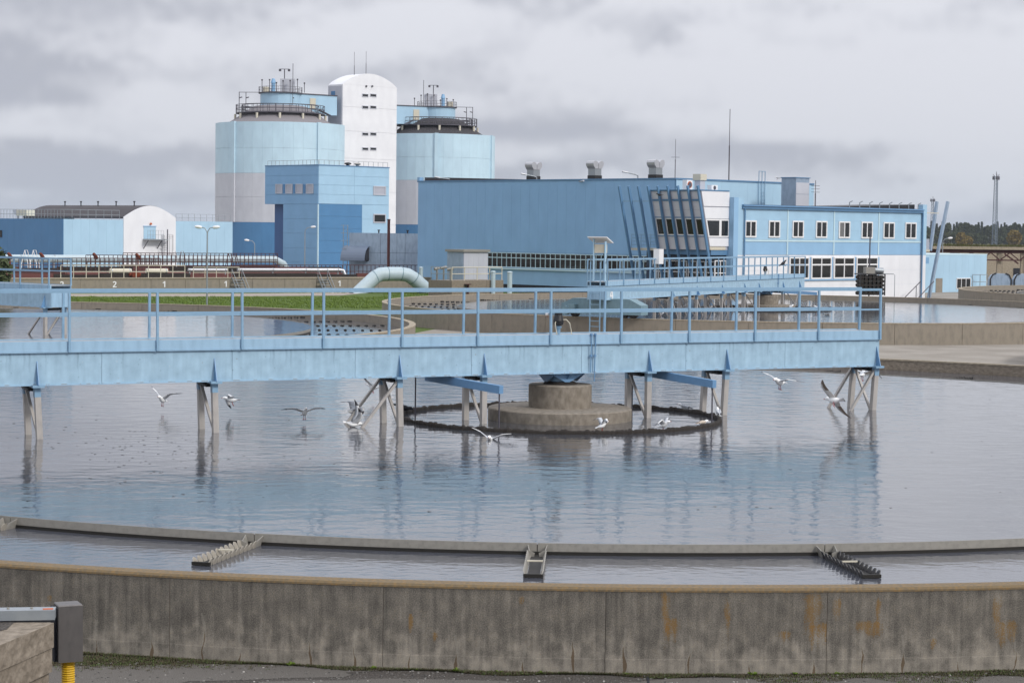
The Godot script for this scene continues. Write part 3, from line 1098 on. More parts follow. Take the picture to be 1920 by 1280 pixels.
func flat(pts: Array, y: float) -> SurfaceTool:
	var st := S()
	var poly := PackedVector2Array()
	for p in pts:
		poly.append(Vector2(p.x, p.z))
	var ids := Geometry2D.triangulate_polygon(poly)
	for i in range(0, ids.size(), 3):
		var v := []
		for k in 3:
			v.append(Vector3(poly[ids[i + k]].x, y, poly[ids[i + k]].y))
		if (v[1] - v[0]).cross(v[2] - v[0]).y > 0:
			tri(st, v[0], v[2], v[1])
		else:
			tri(st, v[0], v[1], v[2])
	return st

func build_ground():
	var st := S()
	span(st, Vector3(-3000, -0.6, 60), Vector3(3000, 0.0, -5500))
	struct("ground", st, mats.yard)
	struct("meadow", flat([Vector3(-2900, 0, -330), Vector3(2900, 0, -330), Vector3(2900, 0, -5400), Vector3(-2900, 0, -5400)], 0.05), mats.meadow)
	struct("lawn", flat([hp(-160, 600), hp(-160, 545), hp(640, 543.5), hp(760, 542), hp(960, 545), hp(1065, 549.5), hp(1075, 562), hp(900, 600), hp(700, 640), hp(300, 640)], 0.004), mats.lawn)
	struct("path", flat([hp(-160, 551.5), hp(60, 551), hp(430, 550.6), hp(600, 549), hp(690, 543), hp(720, 546), hp(640, 554), hp(430, 556.0), hp(60, 556.2), hp(-160, 556.5)], 0.012), mats.path)
	# grass standing on the lawn
	var blade := S()
	for k in 5:
		var a := TAU * k / 5
		var d := Vector3(cos(a), 0, sin(a))
		tri(blade, d * 0.05, d * 0.16 + Vector3.UP * 0.09, d.rotated(Vector3.UP, 0.8) * 0.05)
	var lo := hp(-60, 580)
	var pts := []
	for k in 9000:
		var p := hp(rng.randf_range(100, 1010), rng.randf_range(544.5, 578))
		if Vector2(p.x + 28.5, p.z + 96).length() < 24.1 or Vector2(p.x - 15.6, p.z + 128).length() < 24.1:
			continue
		var py := 640.0
		var v := cam_basis.inverse() * (p - EYE)
		py = 640.0 - F * v.y / -v.z
		if absf(py - 553.3) < 3.6 and v.x / -v.z * F + 960 < 720:
			continue
		pts.append(Transform3D(Basis(Vector3.UP, rng.randf() * TAU).scaled(Vector3.ONE * rng.randf_range(0.8, 1.8)), Vector3(p.x, 0.0, p.z)))
	scatter("grass", mesh_of(blade), mats.grass_blades, pts)
	# the road in front of the near tank, with worn patches and moss against the wall
	struct("asphalt_road", flat([Vector3(-30, 0, 20), Vector3(30, 0, 20), Vector3(30, 0, -40), Vector3(-30, 0, -40)], 0.004), mats.asphalt)
	for q in [[300, 1262, 420, 16], [60, 1290, 300, 40], [760, 1288, 300, 14], [1640, 1282, 420, 16]]:
		var poly := []
		for k in 22:
			var a := TAU * k / 22
			var r := 0.8 + rng.randf() * 0.35
			poly.append(hp(q[0] + cos(a) * q[2] * r, q[1] + sin(a) * q[3] * r))
		struct("worn_patch", flat(poly, 0.008 + 0.003 * rng.randf()), mats.asphalt_worn)
	var crack := S()
	var pv := hp(1226, 1238)
	for k in 9:
		var nx := hp(1226 - k * 1.8 + rng.randf_range(-3, 3), 1240 + k * 6)
		bar(crack, Vector3(pv.x, 0.012, pv.z), Vector3(nx.x, 0.012, nx.z), 0.03, 0.006)
		pv = nx
	struct("road_crack", crack, mats.recess)
	var tuft := S()
	tuft.set_color(Color(1, 1, 1))
	for k in 6:
		var a := TAU * k / 6
		var d := Vector3(cos(a), 0, sin(a))
		tri(tuft, d * 0.006, d * 0.022 + Vector3.UP * rng.randf_range(0.008, 0.022), d.rotated(Vector3.UP, 0.9) * 0.012)
	var mp := []
	var mc := []
	for k in 26000:
		var a := rng.randf_range(-0.32, 0.36)
		var band := 0.05 + 0.10 * absf(sin(a * 37.0)) + (0.70 * smoothstep(0.0, 0.14, a) if a > 0.0 else 0.0)
		var r := 25.99 + pow(rng.randf(), 1.5) * band * (0.8 + 0.5 * sin(a * 90.0))
		var p := Vector3(1.22 + sin(a) * r, 0.0, -51.86 + cos(a) * r)
		if k % 5 == 0:
			p = hp(240 + rng.randfn() * 130, 1240 + rng.randfn() * 7)
			p.y = 0
		mp.append(Transform3D(Basis(Vector3.UP, rng.randf() * TAU).scaled(Vector3.ONE * rng.randf_range(0.6, 1.8)), p))
		var g := rng.randf()
		mc.append(Color(0.055, 0.060, 0.022).lerp(Color(0.085, 0.062, 0.040), g) if rng.randf() < 0.85 else Color(0.075, 0.12, 0.025))
	scatter("moss", mesh_of(tuft), mats.moss, mp, mc)
	var stone := S()
	hexa(stone, [Vector3(-0.01, 0, 0.008), Vector3(0.009, 0, 0.01), Vector3(0.011, 0, -0.008), Vector3(-0.008, 0, -0.01), Vector3(-0.006, 0.008, 0.005), Vector3(0.006, 0.009, 0.006), Vector3(0.006, 0.008, -0.005), Vector3(-0.005, 0.009, -0.006)])
	var sp := []
	var sc := []
	for k in 3200:
		var p := hp(rng.randf_range(120, 1960), 1215 + 75 * sqrt(rng.randf()))
		sp.append(Transform3D(Basis(Vector3.UP, rng.randf() * TAU).scaled(Vector3.ONE * (0.45 + 1.3 * pow(rng.randf(), 4.0))), Vector3(p.x, 0.006, p.z)))
		var g := rng.randf_range(0.05, 0.20) if k % 14 else 0.38
		sc.append(Color(g, g * 0.95, g * 0.88))
	scatter("grit", mesh_of(stone), mats.moss, sp, sc)
	var leafy := S()
	for k in 14:
		var a := rng.randf() * TAU
		var d := Vector3(cos(a), 0, sin(a))
		var l := rng.randf_range(0.03, 0.09)
		quad(leafy, Vector3.ZERO, d * l * 0.5 + d.rotated(Vector3.UP, 1.57) * l * 0.3 + Vector3.UP * l * 0.7, d * l + Vector3.UP * l * 0.5, d * l * 0.5 - d.rotated(Vector3.UP, 1.57) * l * 0.3 + Vector3.UP * l * 0.6)
	var wm := mesh_of(leafy)
	for px in [505, 528, 668, 735, 780, 845, 905, 978, 1005, 1105, 1145, 1365, 1388, 1420, 1500]:
		var d := ray(px, 1245)
		var a := 0.0
		var p := Vector3.ZERO
		for it in 40:      # walk along the foot of the wall to the right place
			a = -0.4 + 0.8 * it / 39.0
			p = Vector3(1.22 + sin(a) * 26.02, 0, -51.86 + cos(a) * 26.02)
			if p.x / -p.z > d.x / -d.z:
				break
		var o := thing("weed", "small green weed at the foot of the near concrete wall", "weed", p, rng.randf() * TAU, "weeds along the near wall")
		o.scale = Vector3.ONE * rng.randf_range(0.5, 1.1)
		obj("leaves", wm, mats.grass_blades, o)

func scatter(called: String, me: Mesh, m: Material, pts: Array, cols := []):
	var mm := MultiMesh.new()
	mm.transform_format = MultiMesh.TRANSFORM_3D
	mm.use_colors = not cols.is_empty()
	mm.mesh = me
	mm.instance_count = pts.size()
	for i in pts.size():
		mm.set_instance_transform(i, pts[i])
		if not cols.is_empty():
			mm.set_instance_color(i, cols[i])
	var o := MultiMeshInstance3D.new()
	o.name = called
	o.multimesh = mm
	o.material_override = m
	add_child(o, true)
	o.set_meta("kind", "stuff")

func build_tanks():
	var t1 := Vector3(1.22, 0, -51.86)
	settling_tank("near round concrete settling tank with a scum ring, in front of all the others", t1, 20.9, 25.96, deg_to_rad(-2.2), true, "round settling tanks")
	waters(t1, 20.9, 25.96, "water", "launder_water")
	var near := []
	var far := []
	var probe := Node3D.new()
	probe.position = t1
	probe.rotation.y = deg_to_rad(27)
	var right := loc(probe, 1651, 590, 2, 0.56).x
	var left := loc(probe, 129, 590, 2, 0.56).x
	for k in 15:
		near.append(right + (left - right) * k / 11.0)
	for k in 14:
		far.append(loc(probe, 1613, 590, 2, -0.56).x + (left - right) * k / 11.0)
	var legs := []
	for q in [[1643, 692, 0.9, 0.10], [1362, 697, 0.0, 0.08], [1216, 697, 0.0, 0.0], [907, 705, 0.0, 0.0], [748, 708, 1.05, -0.05], [401, 713, 0.0, -0.05], [68, 718, 0.0, -0.08]]:
		legs.append([loc(probe, q[0], q[1], 2, 0.5).x, q[2], q[3]])
	var arms := []
	for q in [[800, 708, 940, 726, 2.3], [1205, 702, 1340, 719, 2.3]]:
		arms.append([loc(probe, q[0], q[1], 2, -0.6).x, loc(probe, q[2], q[3], 2, q[4]).x, q[4]])
	var b1 := bridge("long pale blue scraper bridge crossing the near tank", t1, deg_to_rad(27), -24.0, right + 0.03, near, far, legs, arms, "bridge_blue")
	probe.free()
	var fleck := S()
	for k in 3:
		var q := Vector3(cos(k * 2.1), 0, sin(k * 2.1)) * 0.012
		tri(fleck, q, q + Vector3(0.035, 0.004, 0.0), q + Vector3(0.01, 0.003, 0.03))
	var fp := []
	for k in 230:
		var p := hp(rng.randf_range(0, 1920), rng.randf_range(740, 960), LIP)
		if k < 150:
			p = hp(270 + rng.randfn() * 130, 835 + rng.randfn() * 22, LIP)
		if Vector2(p.x - t1.x, p.z - t1.z).length() > 4.3 and Vector2(p.x - t1.x, p.z - t1.z).length() < 20.5:
			fp.append(Transform3D(Basis(Vector3.UP, rng.randf() * TAU).scaled(Vector3.ONE * rng.randf_range(0.5, 1.6)), Vector3(p.x, LIP - 0.010, p.z)))
	scatter("floating_scum", mesh_of(fleck), mats.slime, fp)
	# three more tanks behind
	var t2 := Vector3(-28.5, 0, -96)
	settling_tank("round settling tank at left in front of the lawn, half hidden by the near bridge", t2, 19.2, 24.0, 0.0, false, "round settling tanks")
	waters(t2, 19.2, 24.0, "far_water", "far_water")
	var t3 := Vector3(15.6, 0, -128)
	settling_tank("round settling tank in front of the white and blue office, bridge marked 4", t3, 19.0, 23.6, 0.05, false, "round settling tanks")
	waters(t3, 19.0, 23.6, "far_water", "far_water")
	var t4 := Vector3(61.0, 0, -170)
	settling_tank("farthest round tank with a mossy rim, below the small pale shed at right", t4, 19.2, 24.0, 0.1, false, "round settling tanks", false)
	waters(t4, 19.2, 24.0, "far_water", "far_water")
	var t5 := Vector3(45.9, 0, -84)
	settling_tank("round tank of which only a curved wall shows at the right edge", t5, 19.2, 24.0, 0.1, false, "round settling tanks", false)
	waters(t5, 19.2, 24.0, "far_water", "far_water")
	# bridge of the left tank
	var yaw2 := deg_to_rad(-40.5)
	var p2 := []
	for k in 14:
		p2.append(12.25 - 2.0 * k)
	bridge("blue scraper bridge end with a yellow float, at the left edge", t2, yaw2, -23.0, 12.3, p2, p2, [[11.9, 1.3, 0.0], [4.0, 0.0, 0.0], [-4.0, 0.0, 0.0]], [], "bridge_blue")
	# bridge of the office tank
	var yaw3 := deg_to_rad(62.6)
	var p3 := []
	for k in 16:
		p3.append(5.5 - 2.0 * k)
	var b3 := bridge("blue scraper bridge marked 4 reaching over the tank before the office", t3, yaw3, -24.6, 5.6, p3, p3, [[4.6, 0.9, 0.05], [1.6, 0.0, 0.0], [-2.6, 0.0, 0.0], [-5.0, -0.9, 0.0], [-8.6, -1.0, 0.0], [-12.4, -1.0, 0.0], [-16.0, -1.0, 0.0]], [[1.6, 2.9, 2.3]], "bridge_blue")
	var four := loc(b3, 1147, 551, 2, 0.535)
	number("4", b3, Vector3(four.x, four.y, 0.528), 0.52)
	# its end carriage on the rim
	var st := S()
	prism(st, [Vector3(-0.45, 1.28, 2.25), Vector3(-0.45, 1.78, 2.25), Vector3(-0.45, 2.08, 1.60), Vector3(-0.45, 2.08, -1.60), Vector3(-0.45, 1.78, -2.25), Vector3(-0.45, 1.28, -2.25)], Vector3(0.9, 0, 0))
	var car := obj("end_carriage", st, mats.carriage, b3)
	car.position.x = -23.6
	for z in [1.65, 1.15, -1.65]:
		st = S()
		tube(st, Vector3(-0.2, RIM + 0.19, z), Vector3(0.2, RIM + 0.19, z), 0.19, 14)
		obj("wheel", st, mats.black, car)
	st = S()
	tube(st, Vector3(-0.8, 1.45, -1.9), Vector3(-0.42, 1.45, -1.9), 0.24, 12)
	box(st, Vector3(-0.6, 1.55, -1.5), Vector3(0.4, 0.45, 0.35))
	obj("drive_motor", st, mats.carriage, car)
	st = S()
	span(st, Vector3(-0.42, 2.082, -0.48), Vector3(0.42, LIP + 1.15, 0.48))
	obj("carriage_post", st, mats.fin_blue, car)
	st = S()
	for z in [-0.28, 0.28]:
		bar(st, Vector3(-1.05, 0.1, z), Vector3(-1.05, LIP + 3.1, z), 0.05, 0.05)
	for k in 9:
		bar(st, Vector3(-1.05, 0.4 + 0.28 * k, -0.28), Vector3(-1.05, 0.4 + 0.28 * k, 0.28), 0.03, 0.03)
	obj("ladder", st, mats.rail_blue, b3).position.x = -23.7
	st = S()
	span(st, Vector3(-24.35, LIP + 2.1, -0.35), Vector3(-24.2, LIP + 4.3, -0.3))
	span(st, Vector3(-24.35, LIP + 2.1, 0.3), Vector3(-24.2, LIP + 4.15, 0.35))
	obj("shelter_post", st, mats.light_blue, b3)
	st = S()
	span(st, Vector3(-24.3, LIP + 3.55, -0.29), Vector3(-23.9, LIP + 4.0, 0.25))
	obj("control_box", st, mats.cream, b3)
	st = S()
	hexa(st, [Vector3(-24.5, LIP + 4.34, 0.5), Vector3(-23.7, LIP + 4.05, 0.5), Vector3(-23.7, LIP + 4.05, -0.6), Vector3(-24.5, LIP + 4.34, -0.6), Vector3(-24.5, LIP + 4.39, 0.5), Vector3(-23.7, LIP + 4.10, 0.5), Vector3(-23.7, LIP + 4.10, -0.6), Vector3(-24.5, LIP + 4.39, -0.6)])
	obj("shelter_roof", st, mats.frame_white, b3)
	st = S()
	sweep(st, [Vector3(-24.0, LIP + 3.5, 0.1), Vector3(-23.8, LIP + 3.2, 0.2), Vector3(-23.9, LIP + 2.8, 0.3), Vector3(-23.85, LIP + 2.15, 0.3)], 0.04, 6)
	obj("cable", st, mats.rail_dark, b3)
	st = S()
	span(st, Vector3(-18.35, LIP + 2.95, 0.42), Vector3(-17.75, LIP + 3.75, 0.75))
	var cab := obj("cabinet", st, mats.frame_white, b3)
	st = S()
	for x in [-18.2, -17.9]:
		bar(st, Vector3(x, LIP + 2.1, 0.52), Vector3(x, LIP + 2.95, 0.52), 0.06, 0.06)
	obj("cabinet_leg", st, mats.galvanised, cab)

func build_hall():
	var hall := thing("process_hall", "long mid blue metal hall with a low strip of windows and roof cowls", "building", Vector3(13.2, 0, -170), deg_to_rad(45))
	var top := loc(hall, 1262, 334, 2, 0.0).y
	var l := -loc(hall, 784, 420, 0, 0.0).z
	var w := loc(hall, 1526, 342, 2, 0.0).x
	core(hall, "wall", "hall_blue", Vector3(0, 0, -l), Vector3(w, top - 0.12, 0))
	var sill := 2.25
	var head := 3.50
	var z0 := loc(hall, 915, 480, 0, 0.0).z
	clad(hall, "wall_sheet", "hall_blue", -l, 0, head + 0.1, top - 0.1, 28, 1, 0.0, 0)
	clad(hall, "wall_sheet", "hall_blue", -l, z0 - 0.1, sill - 0.1, head + 0.1, 8, 1, 0.0, 0)
	clad(hall, "wall_sheet", "band_blue", -l, 0, 0.75, sill - 0.1, 20, 1, 0.0, 0)
	clad(hall, "wall_sheet", "light_blue", 0, w, 5.0, top - 0.1, 16, 1, 0.0, 2)
	core(hall, "plinth", "recess", Vector3(-0.02, 0, -l + 0.1), Vector3(0.2, 0.74, -0.1))
	# strip of windows in lengths of four lights
	var n := 9
	for i in n:
		var a: float = lerpf(z0, -0.3, float(i) / n)
		var c: float = lerpf(z0, -0.3, float(i + 1) / n) - 0.02
		window(hall, a, c, sill, head, [0.25, 0.5, 0.75], [0.66], 0.01, 0, "pale_trim", "glass" if i != 6 else "warm_glass", 0.07, 0.07)
	core(hall, "sill", "pale_trim", Vector3(-0.22, sill - 0.20, z0 - 0.1), Vector3(-0.01, sill - 0.08, -0.2))
	# roof edges
	core(hall, "roof_edge", "trim_blue", Vector3(-0.10, top - 0.098, -l - 0.1), Vector3(0.10, top + 0.04, 0.105))
	core(hall, "roof_edge", "trim_blue", Vector3(0.102, top - 0.098, -0.05), Vector3(w, top + 0.04, 0.105))
	core(hall, "roof", "dark_roof", Vector3(0.12, top - 0.15, -l), Vector3(w - 0.1, top - 0.05, -0.07))
	core(hall, "corner_strip", "trim_blue", Vector3(-0.07, 0.8, -0.05), Vector3(-0.002, top - 0.1, 0.07))
	var st := S()
	prism(st, [Vector3(0.5, top + 0.03, -l + 0.3), Vector3(0.5, top + 0.36, -l + 0.3), Vector3(0.5, top + 0.32, -l + 3.0), Vector3(0.5, top + 0.03, -l * 0.52)], Vector3(6, 0, 0))
	obj("roof_upstand", st, mats.dark_roof, hall)
	st = S()
	prism(st, [Vector3(-0.08, top + 0.045, -l - 0.1), Vector3(-0.08, top + 0.36, -l - 0.1), Vector3(-0.08, top + 0.36, -l + 0.2), Vector3(-0.08, top + 0.045, -l + 0.2)], Vector3(0.5, 0, 0))
	obj("parapet_end", st, mats.hall_blue, hall)
	# cowls
	var names := ["left roof cowl of the three on the blue hall", "middle roof cowl of the three on the blue hall", "right roof cowl of the three, beside the thin mast"]
	for i in 3:
		var p := loc(hall, [1000.0, 1115.0, 1229.0][i], 346, 0, 1.4)
		var g: Vector3 = hall.transform * Vector3(1.4, top - 0.05, p.z)
		var c := thing("roof_cowl", names[i], "roof vent", g, deg_to_rad(45), "roof cowls on the blue hall")
		var s2 := S()
		span(s2, Vector3(-0.44, 0, -0.44), Vector3(0.44, 0.42, 0.44))
		obj("base", s2, mats.black, c)
		s2 = S()
		span(s2, Vector3(-0.40, 0.422, -0.40), Vector3(0.40, 0.98, 0.40))
		obj("duct", s2, mats.galvanised, c)
		for s in [-1.0, 1.0]:
			s2 = S()
			prism(s2, [Vector3(0.02 * s, 0.983, -0.44), Vector3(0.40 * s, 0.983, -0.44), Vector3(0.60 * s, 1.22, -0.44), Vector3(0.66 * s, 1.42, -0.44), Vector3(0.60 * s, 1.58, -0.44), Vector3(0.42 * s, 1.66, -0.44), Vector3(0.18 * s, 1.60, -0.44), Vector3(0.02 * s, 1.45, -0.44)], Vector3(0, 0, 0.88))
			obj("hood", s2, mats.silver, c)
	# lamps that lean over the roof edge
	var rl := [[845, 822, 333, "roof lamp nearest the grey digester on the blue hall"], [1006, 984, 327, "roof lamp leaning in front of the left cowl"], [1076, 1092, 340, "roof lamp between the left and middle cowls"], [1196, 1174, 323, "roof lamp just left of the right cowl"]]
	for q in rl:
		var p := loc(hall, q[0], 348, 0, 0.6)
		var e := loc(hall, q[1], q[2], 0, -0.4)
		var base: Vector3 = hall.transform * Vector3(0.6, top - 0.05, p.z)
		var tip: Vector3 = hall.transform * Vector3(-0.4, e.y, e.z)
		var o := thing("roof_lamp", q[3], "lamp", base, 0.0, "lamps along the roof of the blue hall")
		var d := tip - base
		var s2 := S()
		sweep(s2, [Vector3.ZERO, Vector3(0, d.y * 0.55, 0), d * Vector3(0.25, 0, 0.25) + Vector3.UP * d.y * 0.75, d], 0.05, 7)
		obj("pole", s2, mats.galvanised, o)
		s2 = S()
		tube(s2, d * 0.86 + Vector3.UP * d.y * 0.12, d + (d * Vector3(1, 0, 1)).normalized() * 0.35 + Vector3.UP * 0.06, 0.07, 8)
		obj("lamp_head", s2, mats.silver, o)
	# things on and against the light blue face
	var b2 := loc(hall, 1367, 333, 2, -2.0)
	mast("roof_mast", "tall thin mast on the light blue end of the hall", hall.transform * Vector3(b2.x, top - 0.05, -2.0), 6.2, 0.055, 0)
	b2 = loc(hall, 1266, 333, 2, -1.0)
	mast("roof_mast", "short whip antenna at the corner of the blue hall", hall.transform * Vector3(b2.x, top - 0.05, -1.0), 3.3, 0.035, 1)
	b2 = loc(hall, 1428, 345, 2, 0.1)
	var lad := thing("roof_ladder", "light blue access ladder with a hoop over the roof edge", "ladder", hall.transform * Vector3(b2.x, 5.0, 0.12), deg_to_rad(45))
	st = S()
	for x in [-0.42, 0.0, 0.42]:
		var h := top + 0.9 - 5.0
		bar(st, Vector3(x, 0, 0.04), Vector3(x, h, 0.04), 0.05, 0.05)
	bar(st, Vector3(-0.44, top + 0.88 - 5.0, 0.04), Vector3(0.44, top + 0.88 - 5.0, 0.04), 0.05, 0.05)
	obj("rail", st, mats.rail_blue, lad)
	st = S()
	for k in 14:
		bar(st, Vector3(0.0, 0.3 * k + 0.1, 0.04), Vector3(0.42, 0.3 * k + 0.1, 0.04), 0.03, 0.03)
	obj("rung", st, mats.rail_blue, lad)

func build_office():
	var at := Vector3(18.07, 0, -165)
	var yaw := deg_to_rad(45)
	var o := thing("office_building", "two storey office with light blue upper floor over a white ground floor", "building", at, yaw)
	var w := loc(o, 1728, 430, 2, 0.0).x
	var top := loc(o, 1387, 383, 2, 0.0).y
	var fas := loc(o, 1387, 391, 2, 0.0).y
	var mid := loc(o, 1476, 451.5, 2, 0.0).y
	var low := loc(o, 1476, 478, 2, 0.0).y
	core(o, "wall", "front_blue", Vector3(0, 0, -6.9), Vector3(w + 0.6, top - 0.05, -0.002))
	core(o, "roof", "dark_roof", Vector3(0.1, top - 0.049, -6.8), Vector3(w + 0.3, top + 0.03, -0.4))
	var roofing := S()
	hexa(roofing, [Vector3(w * 0.55, top, -0.6), Vector3(w - 0.2, top, -0.6), Vector3(w - 0.2, top, -6.0), Vector3(w * 0.55, top, -6.0), Vector3(w * 0.55, top + 0.06, -0.6), Vector3(w - 0.2, top + 0.42, -0.6), Vector3(w - 0.2, top + 0.42, -6.0), Vector3(w * 0.55, top + 0.06, -6.0)])
	obj("roof", roofing, mats.black, o)
	var xs := [0.12]
	for px in [1476, 1563, 1647]:
		xs.append(loc(o, px, 440, 2, 0.0).x)
	xs.append(w - 0.05)
	for i in 4:
		clad(o, "wall_sheet", "front_blue", xs[i] + 0.08, xs[i + 1] - 0.08, mid + 0.08, fas, 1, 3, 0.0)
		clad(o, "wall_sheet", "band_blue", xs[i] + 0.08, xs[i + 1] - 0.08, low + 0.02, mid - 0.08, 1, 1, 0.0)
		clad(o, "wall_sheet", "white", xs[i] + 0.0, xs[i + 1] - 0.0, 0.0, low, 2, 3, 0.0)
		if i > 0:
			core(o, "trim", "pale_trim", Vector3(xs[i] - 0.075, low + 0.02, 0), Vector3(xs[i] + 0.075, fas, 0.09))
	core(o, "trim", "pale_trim", Vector3(0.1, mid - 0.07, 0), Vector3(w - 0.06, mid + 0.07, 0.085))
	core(o, "fascia", "trim_blue", Vector3(-0.1, fas + 0.003, -0.05), Vector3(w, top, 0.22))
	core(o, "gutter", "fin_blue", Vector3(-0.1, top - 0.12, 0.222), Vector3(w, top - 0.02, 0.32))
	core(o, "end_pier", "front_blue", Vector3(w + 0.003, low, -0.4), Vector3(w + 0.62, top + 0.42, 0.14))
	core(o, "end_pier", "white", Vector3(w + 0.003, 0, -0.39), Vector3(w + 0.61, low - 0.004, 0.13))
	core(o, "corner_column", "band_blue", Vector3(-1.12, 0, -1.0), Vector3(-0.55, top + 0.55, 0.12))
	core(o, "corner_column", "front_blue", Vector3(-0.545, low, -1.0), Vector3(0.1, top + 0.5, 0.1))
	core(o, "corner_column", "white", Vector3(-0.545, 0, -1.0), Vector3(0.1, low - 0.004, 0.095))
	for x in [0.18, w - 0.06]:
		var st := S()
		tube(st, Vector3(x, 0.0, 0.2), Vector3(x, fas + 0.05, 0.2), 0.065, 8)
		obj("downpipe", st, mats.trim_blue, o)
	for px in [[1407, 414.5, 443.5], [1451.5, 414.8, 443.8], [1496, 415.2, 444.2], [1540, 415.6, 444.4], [1583, 416.4, 445], [1625.5, 417, 445.6], [1666.5, 417.8, 446], [1707.5, 418.4, 446.2]]:
		var a := loc(o, px[0] - 10, px[2], 2, 0.05)
		var c := loc(o, px[0] + 10, px[1], 2, 0.05)
		window(o, a.x, c.x, a.y, c.y, [0.5], [], 0.045, 2, "frame_white", "mixed" if px[0] > 1560.0 and px[0] < 1650.0 else "glass", 0.12, 0.09)
	for px in [[1480, 1516], [1521, 1558], [1563.5, 1601], [1605.5, 1645]]:
		var a := loc(o, px[0], 522, 2, 0.05)
		var c := loc(o, px[1], 486, 2, 0.05)
		window(o, a.x, c.x, 1.85, 3.55, [0.5], [0.66], 0.045, 2, "frame_white", "glass", 0.12, 0.1)
		core(o, "window_pier", "side_blue", Vector3(c.x + 0.06, 1.8, 0.045), Vector3(c.x + 0.24, 3.6, 0.13))
	core(o, "sill", "side_blue", Vector3(loc(o, 1480, 522, 2, 0.0).x, 1.66, 0.04), Vector3(loc(o, 1645, 522, 2, 0.0).x, 1.78, 0.16))
	for k in 8:
		var st := S()
		sweep(st, [Vector3(w - 0.4 - k * 1.45, top + 0.02, -0.1), Vector3(w - 0.4 - k * 1.45, top + 0.42, -0.1), Vector3(w - 0.25 - k * 1.45, top + 0.55, 0.1)], 0.045, 6)
		obj("roof_hook", st, mats.galvanised, o)
	var rl := S()
	tube(rl, Vector3(w - 4.6, 0, 1.4), Vector3(w - 2.0, 1.5, 1.4), 0.04, 6)
	tube(rl, Vector3(w - 2.6, 0, 1.5), Vector3(w - 0.1, 1.5, 1.5), 0.04, 6)
	for x in [w - 2.7, w - 0.6]:
		tube(rl, Vector3(x, 0, 1.45), Vector3(x, 1.15, 1.45), 0.035, 6)
	tag(obj("stair_rail", rl, mats.rail_dark), "sloping grey stair handrails at the right foot of the white wall", "handrail")
	get_child(-1).transform = o.transform
	# the leaning control room at the left end of the office
	var b := thing("control_room", "glazed control room leaning outwards behind slanted blue posts", "building", at, yaw)
	var lean := func(y: float) -> float: return -2.35 - 0.268 * y
	var side := func(y0: float, y1: float, x1: float, z: float, d: float, called: String, m: String, inset := 0.0):
		var st := S()
		prism(st, [Vector3(lean.call(y0) + inset, y0, z), Vector3(lean.call(y1) + inset, y1, z), Vector3(x1, y1, z), Vector3(x1, y0, z)], Vector3(0, 0, d))
		return obj(called, st, mats[m], b)
	var z1 := -5.55
	side.call(4.15, 8.75, -1.2, z1, -z1 - 0.40, "wall", "spandrel", 0.06)
	side.call(8.752, 8.85, -1.2, z1 - 0.1, -z1 - 0.2, "roof_edge", "trim_blue", -0.06)
	side.call(7.02 + 0.55, 8.74, -1.14, -0.398, 0.07, "white_panel", "white", 0.1)
	side.call(6.62, 7.50, -1.14, -0.398, 0.05, "white_panel", "white", 0.1)
	side.call(4.45, 5.10, -1.14, -0.398, 0.07, "white_panel", "white", 0.1)
	side.call(4.16, 4.40, -1.5, -0.398, 0.05, "white_panel", "cream", 0.1)
	side.call(5.16, 6.58, -1.14, -0.398, 0.06, "window", "frame_white", 0.1)
	side.call(5.28, 6.46, -2.35, -0.336, 0.012, "pane", "glass", 0.25)
	var pst := S()
	span(pst, Vector3(-2.05, 5.28, -0.336), Vector3(-1.26, 6.46, -0.324))
	obj("pane", pst, mats.glass, b)
	# leaning front between the posts
	var zs := []
	for k in 9:
		zs.append(-0.43 - 1.026 * k)
	var leaf := func(y0: float, y1: float, za: float, zb: float, out: float, called: String, m: String, parent: Node) -> MeshInstance3D:
		var st := S()
		prism(st, [Vector3(lean.call(y0) + 0.06 - out, y0, za), Vector3(lean.call(y1) + 0.06 - out, y1, za), Vector3(lean.call(y1) + 0.058, y1, za), Vector3(lean.call(y0) + 0.058, y0, za)], Vector3(0, 0, zb - za))
		return obj(called, st, mats[m], parent)
	for i in 5:
		var za: float = zs[i + 1] + 0.11
		var zb: float = zs[i] - 0.11
		leaf.call(8.12, 8.70, za, zb, 0.03, "spandrel_panel", "bay_panel", b)
		leaf.call(7.30, 7.96, za, zb, 0.03, "spandrel_panel", "bay_panel", b)
		leaf.call(6.72, 7.28, za, zb, 0.03, "spandrel_panel", "bay_panel", b)
		leaf.call(4.16, 5.18, za, zb, 0.03, "spandrel_panel", "bay_panel", b)
		var f = leaf.call(5.26, 6.64, za, zb, 0.05, "window", "frame_white", b)
		leaf.call(5.36, 6.54, za + 0.09, zb - 0.05, 0.06, "pane", "warm_glass", f)
		leaf.call(7.97, 8.10, za, zb, 0.09, "transom", "trim_blue", b)
		leaf.call(5.185, 5.255, za, zb, 0.09, "transom", "trim_blue", b)
		leaf.call(6.645, 6.715, za, zb, 0.09, "transom", "trim_blue", b)
	for z in zs:
		var st := S()
		bar(st, Vector3(lean.call(0.0) - 0.14, 0.0, z), Vector3(lean.call(9.15) - 0.14, 9.15, z), 0.12, 0.22)
		obj("slanted_post", st, mats.trim_blue, b)
	var st := S()
	bar(st, Vector3(lean.call(7.95) - 0.05, 7.95, zs[8]), Vector3(lean.call(7.95) - 0.05, 7.95, z1), 0.08, 0.08)
	obj("tie_rod", st, mats.rail_blue, b)
	# balcony behind the free posts, ground floor glazing under the overhang
	core(b, "balcony", "cream", Vector3(-3.3, 4.02, zs[8] - 0.1), Vector3(-1.2, 4.2, z1 - 0.02))
	railing(b, "balcony_rail", "rail_blue", Vector3(-3.35, 4.2, zs[8]), Vector3(-3.35, 4.2, z1), 1.1, 1.0, 0.03, 4)
